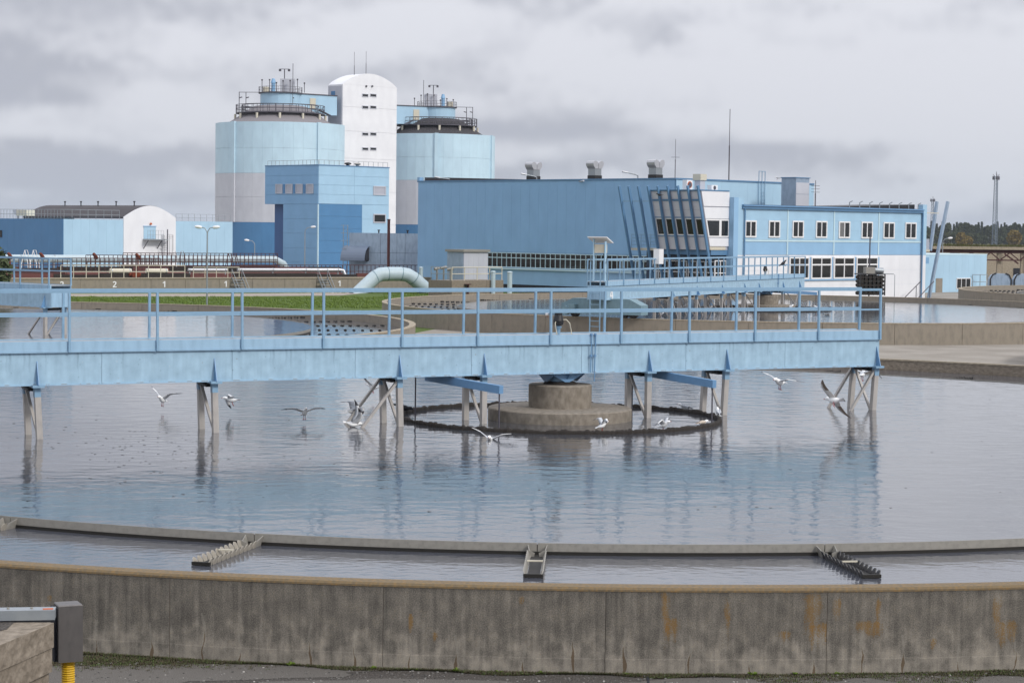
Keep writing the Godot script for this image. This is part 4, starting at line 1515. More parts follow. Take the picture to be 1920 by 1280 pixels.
	core(b, "undercroft", "undercroft", Vector3(-1.25, 0.0, zs[8] - 0.2), Vector3(-1.0, 4.0, -0.6))
	core(b, "beam", "trim_blue", Vector3(-3.2, 3.75, z1), Vector3(-1.0, 4.14, -0.41))
	for k in 4:
		window(b, -0.7 - 1.9 * (k + 1) + 0.2, -0.7 - 1.9 * k, 0.9, 3.2, [0.5], [0.62], -1.26, 0, "frame_white", "glass", 0.09, 0.07)
	window(b, -2.5, -1.15, 0.9, 3.3, [0.5], [0.6], -0.62, 2, "frame_white", "glass", 0.08, 0.07)
	# machines on the control room's roof
	var mk := func(called: String, label: String, category: String, px: float, z: float) -> Node3D:
		var p := loc(o, px, 372, 2, z)
		return thing(called, label, category, o.transform * Vector3(p.x, 8.852, z), yaw)
	var ac: Node3D = mk.call("air_conditioner", "white air conditioner with a round fan left of the duct", "air conditioner", 1289.0, -2.6)
	st = S(); span(st, Vector3(-0.35, 0, -0.22), Vector3(0.35, 0.78, 0.22)); obj("case", st, mats.frame_white, ac)
	st = S(); tube(st, Vector3(0, 0.4, 0.222), Vector3(0, 0.4, 0.25), 0.27, 14); obj("fan_grille", st, mats.orange, ac)
	st = S(); tube(st, Vector3(0, 0.4, 0.251), Vector3(0, 0.4, 0.27), 0.20, 14); obj("fan", st, mats.rail_dark, ac)
	var ac2: Node3D = mk.call("air_conditioner", "small white air conditioner standing alone at the roof's right", "air conditioner", 1336.0, -1.6)
	st = S(); span(st, Vector3(-0.38, 0, -0.22), Vector3(0.38, 0.42, 0.22)); obj("case", st, mats.frame_white, ac2)
	st = S(); tube(st, Vector3(0, 0.2, 0.222), Vector3(0, 0.2, 0.24), 0.16, 12); obj("fan", st, mats.rail_dark, ac2)
	var du: Node3D = mk.call("roof_duct", "square cream ventilation duct between the two air conditioners", "duct", 1312.0, -3.0)
	st = S(); span(st, Vector3(-0.30, 0, -0.3), Vector3(0.30, 0.8, 0.3)); obj("duct", st, mats.grey_panel, du)
	st = S(); span(st, Vector3(-0.40, 0.802, -0.4), Vector3(0.36, 1.30, 0.4)); obj("hood", st, mats.cream, du)
	# grey ventilation cabin on the office roof
	var p := loc(o, 1492, 383, 2, -2.5)
	var cabin := thing("roof_cabin", "tall grey metal ventilation cabin on the office roof", "duct", o.transform * Vector3(p.x, top + 0.03, -2.5), yaw)
	st = S(); span(st, Vector3(0, 0, -1.5), Vector3(1.85, 2.35, 0)); obj("cabin", st, mats.panel_metal, cabin)
	for j in 2:
		st = S(); span(st, Vector3(0.03, 0.05 + 0.98 * j, 0.002), Vector3(1.82, 1.0 + 0.98 * j, 0.03)); obj("panel", st, mats.grey_panel, cabin)
	st = S(); span(st, Vector3(-0.06, 2.352, -1.56), Vector3(1.91, 2.42, 0.06)); obj("lid", st, mats.trim_blue, cabin)
	p = loc(o, 1529, 383, 2, -2.0)
	mast("roof_mast", "thin stubby mast with cross arms beside the grey cabin", o.transform * Vector3(p.x, top + 0.03, -2.0), 2.2, 0.05, 3)
	# the raking posts at the right end, with their landing
	var rp := thing("raking_frame", "pair of grey raking posts with a landing beyond the office's right end", "steel frame", at, yaw)
	for q in [[1742.0, 560.0, 1778.0, 378.0, 0.15], [1745.0, 470.0, 1757.5, 378.0, -4.5]]:
		var a := loc(o, q[0], q[1], 2, q[4])
		var c := loc(o, q[2], q[3], 2, q[4])
		st = S()
		bar(st, a, c, 0.22, 0.26)
		obj("raking_post", st, mats.panel_metal, rp)
	st = S()
	var e0 := loc(o, 1738, 399, 2, 0.0)
	bar(st, Vector3(e0.x, e0.y, 0.0), Vector3(e0.x + 1.9, e0.y, 0.0), 0.07, 0.07)
	obj("tie_rod", st, mats.cream, rp)
	st = S()
	span(st, Vector3(w + 0.65, 4.05, -4.0), Vector3(w + 2.0, 4.25, -0.4))
	obj("landing", st, mats.cream, rp)
	span(st, Vector3(0, 0, 0), Vector3(0.01, 0.01, 0.01))
	for k in 8:
		st = S()
		span(st, Vector3(w + 0.70 + 0.16 * k, 4.26, -0.46), Vector3(w + 0.80 + 0.16 * k, 5.2, -0.42))
		obj("slat", st, mats.grey_panel, rp)
	st = S()
	span(st, Vector3(w + 0.65, 3.0, -3.9), Vector3(w + 2.0, 3.55, -0.45))
	obj("beam", st, mats.side_blue, rp)

func build_left_hall():
	var a := thing("vaulted_hall", "low blue hall with a white arched end and a dark vault roof", "building", Vector3(-44.9, 0, -207.6), deg_to_rad(45))
	var x1 := loc(a, 230, 440, 2, 0.0).x
	var x2 := loc(a, 328, 440, 2, 0.0).x
	var x3 := loc(a, 435, 440, 2, 0.0).x
	var top := 6.05
	core(a, "wall", "light_blue", Vector3(0.01, 0, -15.5), Vector3(x3, top - 0.05, -0.01))
	clad(a, "wall_sheet", "deep_blue", -15.5, 0, 2.2, top, 12, 1, 0.0, 0)
	clad(a, "wall_sheet", "light_blue", 0, x1, 2.2, top, 7, 1, 0.0)
	clad(a, "wall_sheet", "light_blue", x2, x3, 2.2, top - 0.05, 7, 1, 0.0)
	core(a, "wall", "deep_blue", Vector3(-0.02, 0, -15.5), Vector3(0.009, 2.19, 0))
	# vault: a white gable with a rim, a dark curved sheet behind
	var prof := []
	var n := 18
	var spring := 6.2
	var crown := 7.55
	for k in n + 1:
		var f := float(k) / n
		prof.append(Vector3(lerpf(x1, x2, f), spring + (crown - spring) * sin(PI * lerpf(0.06, 0.94, f)) - 0.25 * absf(f - 0.5), 0))
	var st := S()
	var gable := [Vector3(x1, 0, 0)] + prof + [Vector3(x2, 0, 0)]
	prism(st, gable, Vector3(0, 0, 0.10))
	obj("gable", st, mats.white, a)
	st = S()
	var gb := []
	for p in gable:
		gb.append(p + Vector3(0, 0, -19.0))
	prism(st, gb, Vector3(0, 0, 0.1))
	obj("gable", st, mats.white, a)
	for k in n:
		st = S()
		var p: Vector3 = prof[k]
		var q: Vector3 = prof[k + 1]
		hexa(st, [p + Vector3(0, -0.12, -0.01), q + Vector3(0, -0.12, -0.01), q + Vector3(0, -0.12, -18.88), p + Vector3(0, -0.12, -18.88), p + Vector3(0, 0.03, -0.01), q + Vector3(0, 0.03, -0.01), q + Vector3(0, 0.03, -18.88), p + Vector3(0, 0.03, -18.88)])
		obj("vault_sheet", st, mats.dark_roof, a)
	for k in 5:
		st = S()
		var p := loc(a, [121.0, 151.0, 183.0, 217.0, 251.0][k], 392, 0, (x1 + x2) / 2 - 0.6)
		tube(st, Vector3(p.x, crown - 0.1, p.z), Vector3(p.x, crown + 0.34, p.z), 0.06, 7)
		tube(st, Vector3(p.x, crown + 0.34, p.z), Vector3(p.x, crown + 0.46, p.z), 0.12, 7)
		obj("vent_pipe", st, mats.black, a)
	# door high on the gable with a landing and a caged ladder
	var d0 := loc(a, 268.5, 447.5, 2, 0.1)
	var d1 := loc(a, 291, 425, 2, 0.1)
	st = S()
	span(st, Vector3(d0.x, d0.y, 0.101), Vector3(d1.x, d1.y, 0.15))
	var door := obj("door", st, mats.light_blue, a)
	st = S()
	span(st, Vector3(d0.x - 0.06, d1.y + 0.002, 0.101), Vector3(d1.x + 0.06, d1.y + 0.08, 0.18))
	obj("door_head", st, mats.side_blue, door)
	st = S()
	tube(st, Vector3((d0.x + d1.x) / 2 + 0.1, d1.y + 0.3, 0.101), Vector3((d0.x + d1.x) / 2 + 0.1, d1.y + 0.3, 0.25), 0.11, 8)
	obj("gable_lamp", st, mats.orange, a)
	st = S()
	span(st, Vector3(d0.x - 0.1, d0.y - 0.12, 0.101), Vector3(d1.x + 0.95, d0.y - 0.03, 1.0))
	var land := obj("landing", st, mats.galvanised, a)
	st = S()
	for x in [d0.x, d1.x + 0.2]:
		bar(st, Vector3(x, d0.y - 0.13, 0.95), Vector3(x, d0.y - 1.0, 0.12), 0.06, 0.06)
	obj("bracket", st, mats.rail_dark, land)
	railing(land, "landing_rail", "galvanised", Vector3(d0.x - 0.1, d0.y - 0.03, 0.98), Vector3(d1.x + 0.4, d0.y - 0.03, 0.98), 0.9, 0.35, 0.015, 2)
	st = S()
	tube(st, Vector3(d1.x + 1.0, 1.5, 0.8), Vector3(d1.x + 1.0, d0.y + 1.0, 0.8), 0.06, 7)
	for k in 14:
		var y: float = 2.0 + k * 0.2
		bar(st, Vector3(d1.x + 1.0, y, 0.8), Vector3(d1.x + 1.0 + 0.6 * cos(k * 0.55), y, 0.8 + 0.6 * sin(k * 0.55)), 0.10, 0.025)
	for k in 7:
		tube(st, Vector3(d1.x + 1.0 + 0.6 * cos(k * 0.9), 2.0, 0.8 + 0.6 * sin(k * 0.9)), Vector3(d1.x + 1.0 + 0.6 * cos(k * 0.9), d0.y + 0.4, 0.8 + 0.6 * sin(k * 0.9)), 0.016, 5)
	obj("spiral_stair", st, mats.rail_dark, land)
	railing(a, "roof_rail", "galvanised", Vector3(0.2, top, -0.2), Vector3(x1 - 0.3, top, -0.2), 0.95, 0.95, 0.024, 2)
	railing(a, "roof_rail", "galvanised", Vector3(0.2, top, -0.2), Vector3(0.2, top, -15.0), 0.95, 0.6, 0.022, 2)
	railing(a, "roof_rail", "galvanised", Vector3(x2 + 0.3, top - 0.05, -0.3), Vector3(x3, top - 0.05, -0.3), 0.75, 0.8, 0.018, 2)
	st = S()
	var wv := loc(a, 2, 438, 0, -0.06)
	span(st, Vector3(-0.12, wv.y - 0.35, wv.z - 0.8), Vector3(-0.055, wv.y + 0.35, wv.z + 0.1))
	obj("window", st, mats.black, a)
	# the unit on its roof
	var u := loc(a, 48, 405, 0, 1.5)
	var unit := thing("roof_unit", "boxy cream ventilation unit on legs on the dark blue roof", "air conditioner", a.transform * Vector3(1.5, top - 0.05, u.z), deg_to_rad(45))
	st = S(); span(st, Vector3(-0.5, 0.35, -1.1), Vector3(0.5, 0.95, 0.9)); obj("case", st, mats.cream, unit)
	st = S()
	for z in [-0.9, 0.7]:
		for x in [-0.4, 0.4]:
			span(st, Vector3(x - 0.04, 0, z - 0.04), Vector3(x + 0.04, 0.35, z + 0.04))
	obj("leg", st, mats.rail_dark, unit)
	st = S(); hexa(st, [Vector3(-0.48, 0.45, -1.13), Vector3(0.48, 0.45, -1.13), Vector3(0.48, 0.45, -1.5), Vector3(-0.48, 0.45, -1.5), Vector3(-0.5, 0.97, -1.12), Vector3(0.5, 0.97, -1.12), Vector3(0.5, 0.93, -1.75), Vector3(-0.5, 0.93, -1.75)]); obj("hood", st, mats.grey_panel, unit)

func build_digesters():
	var specs := [
		[524.0, 280.0, 1.0, "left digester tank, pale blue over grey, with a grey dome and crowded roof deck", "dome_grey"],
		[817.0, 308.0, -1.0, "right digester tank, pale aqua over grey, with a dark lead coloured dome", "dome_dark"]]
	for sp in specs:
		var at := dp(sp[0], 424, sp[1])
		at.y = 0
		var t := thing("digester_tank", sp[3], "storage tank", at, 0.0, "round digester tanks")
		var r := 8.62
		var toward := deg_to_rad(128) if sp[2] > 0 else deg_to_rad(-65)     # where the stair tower stands
		var bands := [[0.0, 6.1, "deep_blue"], [6.1, 9.4, "tank_grey"], [9.4, 12.5, "tank_grey"], [12.5, 15.8, "aqua"], [15.8, 19.2, "aqua"]]
		var n := 40
		for q in bands:
			var st := S()
			ring_block(st, r - 0.2, r, q[0] + 0.01, q[1] - 0.01, 0.0006, TAU / n - 0.0006, 2)
			var me := mesh_of(st)
			for i in n:
				obj("shell_sheet", me, mats[q[2]], t).rotation.y = TAU * i / n
		var st := S()
		lathe(st, [Vector2(r - 0.12, 0.1), Vector2(r - 0.12, 19.1), Vector2(r - 1.5, 19.12)], 40)
		obj("shell_core", st, mats.tank_grey, t)
		for a in ([deg_to_rad(-38), deg_to_rad(42)] if sp[2] > 0 else [deg_to_rad(2), deg_to_rad(70)]):
			for q in [[6.1, 12.48, "tank_grey"], [12.5, 19.25, "aqua"]]:
				st = S()
				span(st, Vector3(-0.28, q[0], r - 0.1), Vector3(0.28, q[1], r + 0.22))
				obj("pilaster", st, mats[q[2]], t).rotation.y = a
		# dome, walkway, head
		st = S()
		lathe(st, [Vector2(7.3, 19.12), Vector2(6.0, 19.9), Vector2(4.6, 20.9), Vector2(3.5, 21.6), Vector2(2.6, 21.75)], 36)
		obj("dome", st, mats[sp[4]], t)
		st = S()
		ring_block(st, 5.1, 5.95, 20.55, 20.68, 0, TAU, 36)
		var walk := obj("walkway", st, mats.rail_dark, t)
		st = S()
		for rr in [5.15, 5.92]:
			for y in [21.2, 21.7]:
				for k in 36:
					var p: Vector3 = Vector3(sin(TAU * k / 36), 0, cos(TAU * k / 36)) * rr
					var q: Vector3 = Vector3(sin(TAU * (k + 1) / 36), 0, cos(TAU * (k + 1) / 36)) * rr
					bar(st, p + Vector3.UP * y, q + Vector3.UP * y, 0.07, 0.07)
			for k in 36:
				var p: Vector3 = Vector3(sin(TAU * k / 36), 0, cos(TAU * k / 36)) * rr
				bar(st, p + Vector3.UP * 20.6, p + Vector3.UP * 21.73, 0.06, 0.06)
		obj("walkway_rail", st, mats.rail_dark, walk)
		for k in 12:
			st = S()
			var p := Vector3(sin(TAU * k / 12 + 0.1), 0, cos(TAU * k / 12 + 0.1)) * 5.9
			tube(st, p * 1.02 + Vector3.UP * 19.7, p * 1.02 + Vector3.UP * 20.5, 0.16, 8)
			obj("walkway_leg", st, mats.cream, walk)
		st = S()
		lathe(st, [Vector2(2.7, 21.5), Vector2(2.7, 23.3)], 32)
		obj("head", st, mats.light_blue, t)
		st = S()
		ring_block(st, 2.2, 2.95, 23.302, 23.44, 0, TAU, 32)
		lathe(st, [Vector2(2.21, 23.44), Vector2(0.0, 23.46)], 32)
		obj("head_deck", st, mats.rail_dark, t)
		# passage from the head to the stair tower
		var dir := Vector3(sin(toward), 0, cos(toward))
		var bs := Basis(dir.cross(Vector3.UP) * -1.0, Vector3.UP, dir)
		st = S()
		box(st, dir * 4.9 + Vector3.UP * 22.0, Vector3(3.4, 2.6, 6.0), bs)
		obj("passage", st, mats.light_blue, t)
		st = S()
		box(st, dir * 4.9 + Vector3.UP * 23.37, Vector3(3.6, 0.13, 6.1), bs)
		obj("passage_deck", st, mats.rail_dark, t)
		st = S()
		var front := (bs * Vector3(1, 0, 0))
		if front.z < 0:
			front = -front
		box(st, dir * 4.0 + front * 1.72 + Vector3.UP * 22.1, Vector3(0.12, 1.5, 0.9), bs)
		obj("passage_door", st, mats.cream, t)
		st = S()
		bar(st, dir * 4.6 + front * 2.3 + Vector3.UP * 21.3, dir * 6.2 + front * 2.6 + Vector3.UP * 20.6, 0.8, 0.08)
		obj("stair", st, mats.rail_dark, t)
		# clutter on the head deck: railing posts, lamps, valves, cabinets
		var r2 := RandomNumberGenerator.new()
		r2.seed = 31 + int(sp[1])
		st = S()
		for k in 22:
			var a := TAU * k / 22
			var p := Vector3(sin(a), 0, cos(a)) * 2.9 + Vector3.UP * 23.44
			bar(st, p, p + Vector3.UP * 0.75, 0.04, 0.04)
		for y in [23.8, 24.17]:
			for k in 22:
				var p: Vector3 = Vector3(sin(TAU * k / 22), 0, cos(TAU * k / 22)) * 2.9 + Vector3.UP * y
				var q: Vector3 = Vector3(sin(TAU * (k + 1) / 22), 0, cos(TAU * (k + 1) / 22)) * 2.9 + Vector3.UP * y
				bar(st, p, q, 0.035, 0.035)
		obj("deck_rail", st, mats.rail_dark, t)
		for k in 7:
			st = S()
			var x: float = -2.4 + 0.95 * k * (1.0 if sp[2] > 0 else 0.9) if sp[2] > 0 else 2.4 - 0.95 * k
			var h := r2.randf_range(0.9, 2.0)
			var p := Vector3(x, 23.44, r2.randf_range(0.2, 1.2))
			tube(st, p, p + Vector3.UP * h, 0.05, 6)
			box(st, p + Vector3.UP * (h + 0.08), Vector3(0.2, 0.18, 0.2))
			obj("deck_lamp", st, mats.rail_dark, t)
		st = S()
		tube(st, Vector3(-0.9 * sp[2], 23.44, 0.6), Vector3(-0.9 * sp[2], 24.7, 0.6), 0.28, 10)
		tube(st, Vector3(-0.9 * sp[2], 24.7, 0.6), Vector3(-0.9 * sp[2], 25.3, 0.6), 0.36, 10, 0.2)
		obj("blue_motor", st, mats.side_blue, t)
		st = S()
		span(st, Vector3(0.0, 23.45, -0.6), Vector3(1.9 * sp[2], 25.3, 0.6))
		obj("deck_cabin", st, mats.grey_panel, t)
		st = S()
		tube(st, Vector3(0.55 * sp[2], 25.3, 0.3), Vector3(0.55 * sp[2], 26.6, 0.3), 0.07, 6)
		bar(st, Vector3(0.55 * sp[2] - 0.6, 26.6, 0.3), Vector3(0.55 * sp[2] + 0.6, 26.6, 0.3), 0.07, 0.07)
		for s in [-0.6, 0.6]:
			box(st, Vector3(0.55 * sp[2] + s, 26.45, 0.3), Vector3(0.3, 0.3, 0.3))
		obj("floodlight", st, mats.rail_dark, t)
		st = S()
		tube(st, Vector3(-1.9 * sp[2], 23.44, 0.2), Vector3(-1.9 * sp[2], 24.2, 0.2), 0.45, 10)
		obj("manhole", st, mats.cream, t)
		st = S()
		tube(st, Vector3(1.9 * sp[2], 21, 2.4), Vector3(1.9 * sp[2], 27.2, 2.4), 0.04, 5)
		for x in [-5.3, -4.4, 1.6]:
			tube(st, Vector3(x * sp[2], 20.6, 1.8), Vector3(x * sp[2], 23.4, 1.8), 0.05, 5)
			bar(st, Vector3(x * sp[2], 22.6, 1.8), Vector3((x + 0.4) * sp[2], 22.7, 1.9), 0.12, 0.12)
		bar(st, Vector3(-5.3 * sp[2], 23.35, 1.8), Vector3(-2.6 * sp[2], 23.42, 1.0), 0.07, 0.07)
		obj("lightning_rod", st, mats.rail_dark, t)
	# white stair tower between them
	var tw := thing("stair_tower", "tall white stair tower with a rounded top between the two digesters", "tower", dp(640, 426, 284) * Vector3(1, 0, 1), deg_to_rad(45))
	var wd := loc(tw, 743, 250, 2, 0.0).x
	var spring := loc(tw, 743, 165, 2, 0.0).y
	var crown := loc(tw, 692, 138, 2, 0.0).y
	var prof := []
	for k in 21:
		var f := k / 20.0
		prof.append(Vector3(wd * f, spring + (crown - spring) * pow(sin(PI * f), 0.80), 0))
	var st := S()
	var poly := [Vector3(0, 0, -3.0)]
	for p in prof:
		poly.append(p + Vector3(0, 0, -3.0))
	poly.append(Vector3(wd, 0, -3.0))
	prism(st, poly, Vector3(0, 0, 2.95))
	obj("wall", st, mats.white, tw)
	var ys := [0.0, 6.0, 10.5, 15.0, 18.7, 22.0, spring]
	for i in ys.size() - 1:
		st = S()
		span(st, Vector3(0.0, ys[i] + 0.012, -0.048), Vector3(wd, ys[i + 1] - 0.012, 0.03))
		obj("wall_sheet", st, mats.white, tw)
	st = S()
	prism(st, prof, Vector3(0, 0, 0.03))
	obj("gable", st, mats.white, tw)
	st = S()
	span(st, Vector3(-0.06, 12.0, -2.98), Vector3(-0.002, spring - 0.2, -0.1))
	obj("side_sheet", st, mats.grey_panel, tw)
	st = S()
	span(st, Vector3(-0.12, spring - 2.9, -2.3), Vector3(-0.062, spring - 0.9, -1.5))
	obj("side_door", st, mats.deep_blue, tw)
	for py in [178.7, 201.0, 251.2, 279.0]:
		for px in [684.3, 699.3]:
			var a := loc(tw, px - 5.6, py + 2.2, 2, 0.03)
			var c := loc(tw, px + 5.6, py - 2.2, 2, 0.03)
			window(tw, a.x, c.x, a.y, c.y, [], [], 0.03, 2, "grey_panel", "glass", 0.08, 0.06)
	for px in [686.0, 697.0]:
		var c := loc(tw, px, 161.5, 2, 0.03)
		st = S()
		tube(st, Vector3(c.x, c.y, 0.03), Vector3(c.x, c.y, 0.2), 0.13, 10)
		obj("vent", st, mats.rail_dark, tw)
	mast("roof_mast", "left thin lightning rod on top of the white tower", tw.transform * Vector3(loc(tw, 664, 140, 2, -1.5).x, crown - 0.75, -1.5), 3.7, 0.045, 0, "lightning rods on the white tower")
	mast("roof_mast", "right thin lightning rod on top of the white tower", tw.transform * Vector3(loc(tw, 686, 140, 2, -1.0).x, crown - 0.15, -1.0), 3.3, 0.045, 0, "lightning rods on the white tower")

func build_stepped_house():
	var k := thing("pump_house", "stepped blue building with an overhanging corner before the white tower", "building", Vector3(-21.6, 0, -230), deg_to_rad(45))
	var top := loc(k, 594, 310, 2, 0.0).y
	var cut := loc(k, 594, 382.5, 2, 0.0).y
	var x1 := loc(k, 678, 400, 2, 0.0).x
	var x2 := loc(k, 728.5, 380, 2, 0.0).x
	var za := loc(k, 497, 350, 0, 0.0).z
	var zb := loc(k, 531, 430, 0, 0.0).z
	core(k, "wall", "front_blue", Vector3(0.01, 0, zb), Vector3(x2, cut - 0.01, -0.01))
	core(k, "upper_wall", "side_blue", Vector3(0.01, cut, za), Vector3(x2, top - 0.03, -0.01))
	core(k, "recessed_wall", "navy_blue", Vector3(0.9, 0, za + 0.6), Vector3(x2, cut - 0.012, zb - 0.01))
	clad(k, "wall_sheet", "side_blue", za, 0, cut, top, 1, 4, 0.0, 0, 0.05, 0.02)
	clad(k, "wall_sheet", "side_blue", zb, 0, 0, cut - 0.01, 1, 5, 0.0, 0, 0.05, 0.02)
	clad(k, "wall_sheet", "front_blue", 0, x2, cut + 0.06, top, 2, 4, 0.0, 2, 0.05, 0.02)
	clad(k, "wall_sheet", "deep_blue", 0, x1, 0, cut + 0.05, 1, 6, 0.0, 2, 0.05, 0.02)
	clad(k, "wall_sheet", "front_blue", x1, x2, 0, cut + 0.05, 1, 5, 0.0, 2, 0.05, 0.02)
	core(k, "corner_strip", "pale_trim", Vector3(-0.06, 0, -0.06), Vector3(0.06, cut, 0.07))
	core(k, "roof_edge", "trim_blue", Vector3(-0.08, top + 0.002, za), Vector3(x2 + 0.05, top + 0.12, 0.08))
	for px in [[517, 529], [536, 548], [555, 567], [574.5, 587]]:
		var a := loc(k, px[0], 362, 0, -0.05)
		var c := loc(k, px[1], 346.5, 0, -0.05)
		window(k, a.z, c.z, a.y, a.y + 0.98, [], [], -0.05, 0, "grey_panel", "spandrel", 0.10, 0.08)
	for px in [532.5, 551.5, 570.5]:
		var a := loc(k, px - 2, 362, 0, -0.05)
		var c := loc(k, px + 2, 346.5, 0, -0.05)
		core(k, "window_pier", "deep_blue", Vector3(-0.10, a.y, a.z), Vector3(-0.051, a.y + 0.98, c.z))
	for q in [[700, 722, 364.5, 350], [700, 722, 416.5, 402]]:
		var a := loc(k, q[0], q[2], 2, 0.05)
		var c := loc(k, q[1], q[3], 2, 0.05)
		window(k, a.x, c.x, a.y, c.y, [], [], 0.05, 2, "grey_panel", "spandrel" if q[2] < 400 else "glass", 0.12, 0.09)
	railing(k, "roof_rail", "galvanised", Vector3(0.1, top + 0.12, 0.0), Vector3(x2 - 0.2, top + 0.12, 0.0), 0.5, 0.7, 0.022, 1)
	railing(k, "roof_rail", "galvanised", Vector3(0.1, top + 0.12, -0.1), Vector3(0.1, top + 0.12, za + 0.3), 0.5, 0.7, 0.022, 1)
	for i in 2:
		var p := loc(k, [652.0, 670.0][i], 308, 2, -1.0)
		var v := thing("roof_vent", ["flat dark roof vent on the stepped blue building, left of two", "round roof vent on the stepped blue building, right of two"][i], "roof vent", k.transform * Vector3(p.x, top + 0.12, -1.0), deg_to_rad(45))
		var st := S()
		lathe(st, [Vector2(0.2, 0), Vector2(0.2, 0.12), Vector2(0.42, 0.24), Vector2(0.3, 0.36), Vector2(0, 0.40)], 12)
		obj("hood", st, mats.dull_steel if i else mats.scum, v)
	# grey annex with a curved hood
	var g := thing("annex", "low grey blue panelled annex with a curved metal hood", "building", dp(655, 427, 204) * Vector3(1, 0, 1), deg_to_rad(-16))
	var w := loc(g, 783, 470, 2, 0.0).x
	var h := loc(g, 700, 436.5, 2, 0.0).y
	core(g, "wall", "recess", Vector3(0.02, 0, -3), Vector3(w - 0.02, h - 0.03, -0.01))
	for i in 4:
		var a: float = [0.0, 0.46, 0.70, 0.82][i] * w
		var c: float = [0.46, 0.70, 0.82, 1.0][i] * w
		for j in 2:
			var st := S()
			span(st, Vector3(a + 0.012, [0.0, h * 0.62][j] + 0.012, -0.008), Vector3(c - 0.012, [h * 0.62, h][j] - 0.012, 0.05))
			obj("wall_panel", st, mats.panel_metal, g)
	var st := S()
	var hood := []
	for k2 in 9:
		var a := PI / 2 * k2 / 8.0
		hood.append(Vector3(-0.35, 2.35 + 1.45 * sin(a) * 0.98, 0.06 + 1.5 * cos(a)))
	hood.append(Vector3(-0.35, 3.70, 0.06))
	hood.append(Vector3(-0.35, 2.35, 1.48))
	var thin := []
	for k2 in 9:
		thin.append(hood[k2])
	for k2 in 9:
		thin.append(hood[8 - k2] + Vector3(0, -0.05, -0.04))
	thin[17] = Vector3(-0.35, 2.33, 1.50)
	prism(st, thin, Vector3(2.5, 0, 0))
	obj("hood", st, mats.hood_metal, g)
	st = S()
	prism(st, [Vector3(2.08, 2.36, 0.07), Vector3(2.08, 3.62, 0.07), Vector3(2.08, 3.35, 0.75), Vector3(2.08, 2.8, 1.25), Vector3(2.08, 2.36, 1.42)], Vector3(0.02, 0, 0))
	obj("hood_end", st, mats.recess, g)
	st = S()
	span(st, Vector3(-0.3, 2.3, 0.052), Vector3(2.05, 3.6, 0.06))
	obj("hatch", st, mats.recess, g)
	st = S()
	for x in [-0.45, 0.0]:
		bar(st, Vector3(x, 0.5, 0.5), Vector3(x, h + 0.75, 0.5), 0.05, 0.05)
	for j in 16:
		bar(st, Vector3(-0.45, 0.8 + 0.3 * j, 0.5), Vector3(0.0, 0.8 + 0.3 * j, 0.5), 0.03, 0.03)
	for j in 5:
		var y: float = h + 0.7 - 0.75 * j
		bar(st, Vector3(-0.5, y, 0.5), Vector3(-0.5, y, 1.05), 0.04, 0.04)
		bar(st, Vector3(0.05, y, 0.5), Vector3(0.05, y, 1.05), 0.04, 0.04)
		bar(st, Vector3(-0.5, y, 1.05), Vector3(0.05, y, 1.05), 0.04, 0.04)
	obj("caged_ladder", st, mats.galvanised, g)
	for px in [710.0, 764.0]:
		var p := loc(g, px, 436, 2, -0.5)
		st = S()
		tube(st, Vector3(p.x, h - 0.03, -0.5), Vector3(p.x, h + 0.22, -0.5), 0.07, 7)
		tube(st, Vector3(p.x, h + 0.22, -0.5), Vector3(p.x, h + 0.32, -0.5), 0.13, 7)
		obj("vent_pipe", st, mats.black, g)
	var ch := dp(728, 500, 196)
	var cm := thing("flue_pipe", "tall rusty brown flue pipe standing before the grey annex", "chimney", Vector3(ch.x, 0, ch.z))
	st = S()
	tube(st, Vector3.ZERO, Vector3(0, dp(728, 412, 196).y, 0), 0.14, 10)
	obj("pipe", st, mats.brown_pipe, cm)
	st = S()
	tube(st, Vector3(0, dp(728, 412, 196).y, 0), Vector3(0, dp(728, 410.5, 196).y, 0), 0.18, 10)
	obj("collar", st, mats.rail_dark, cm)

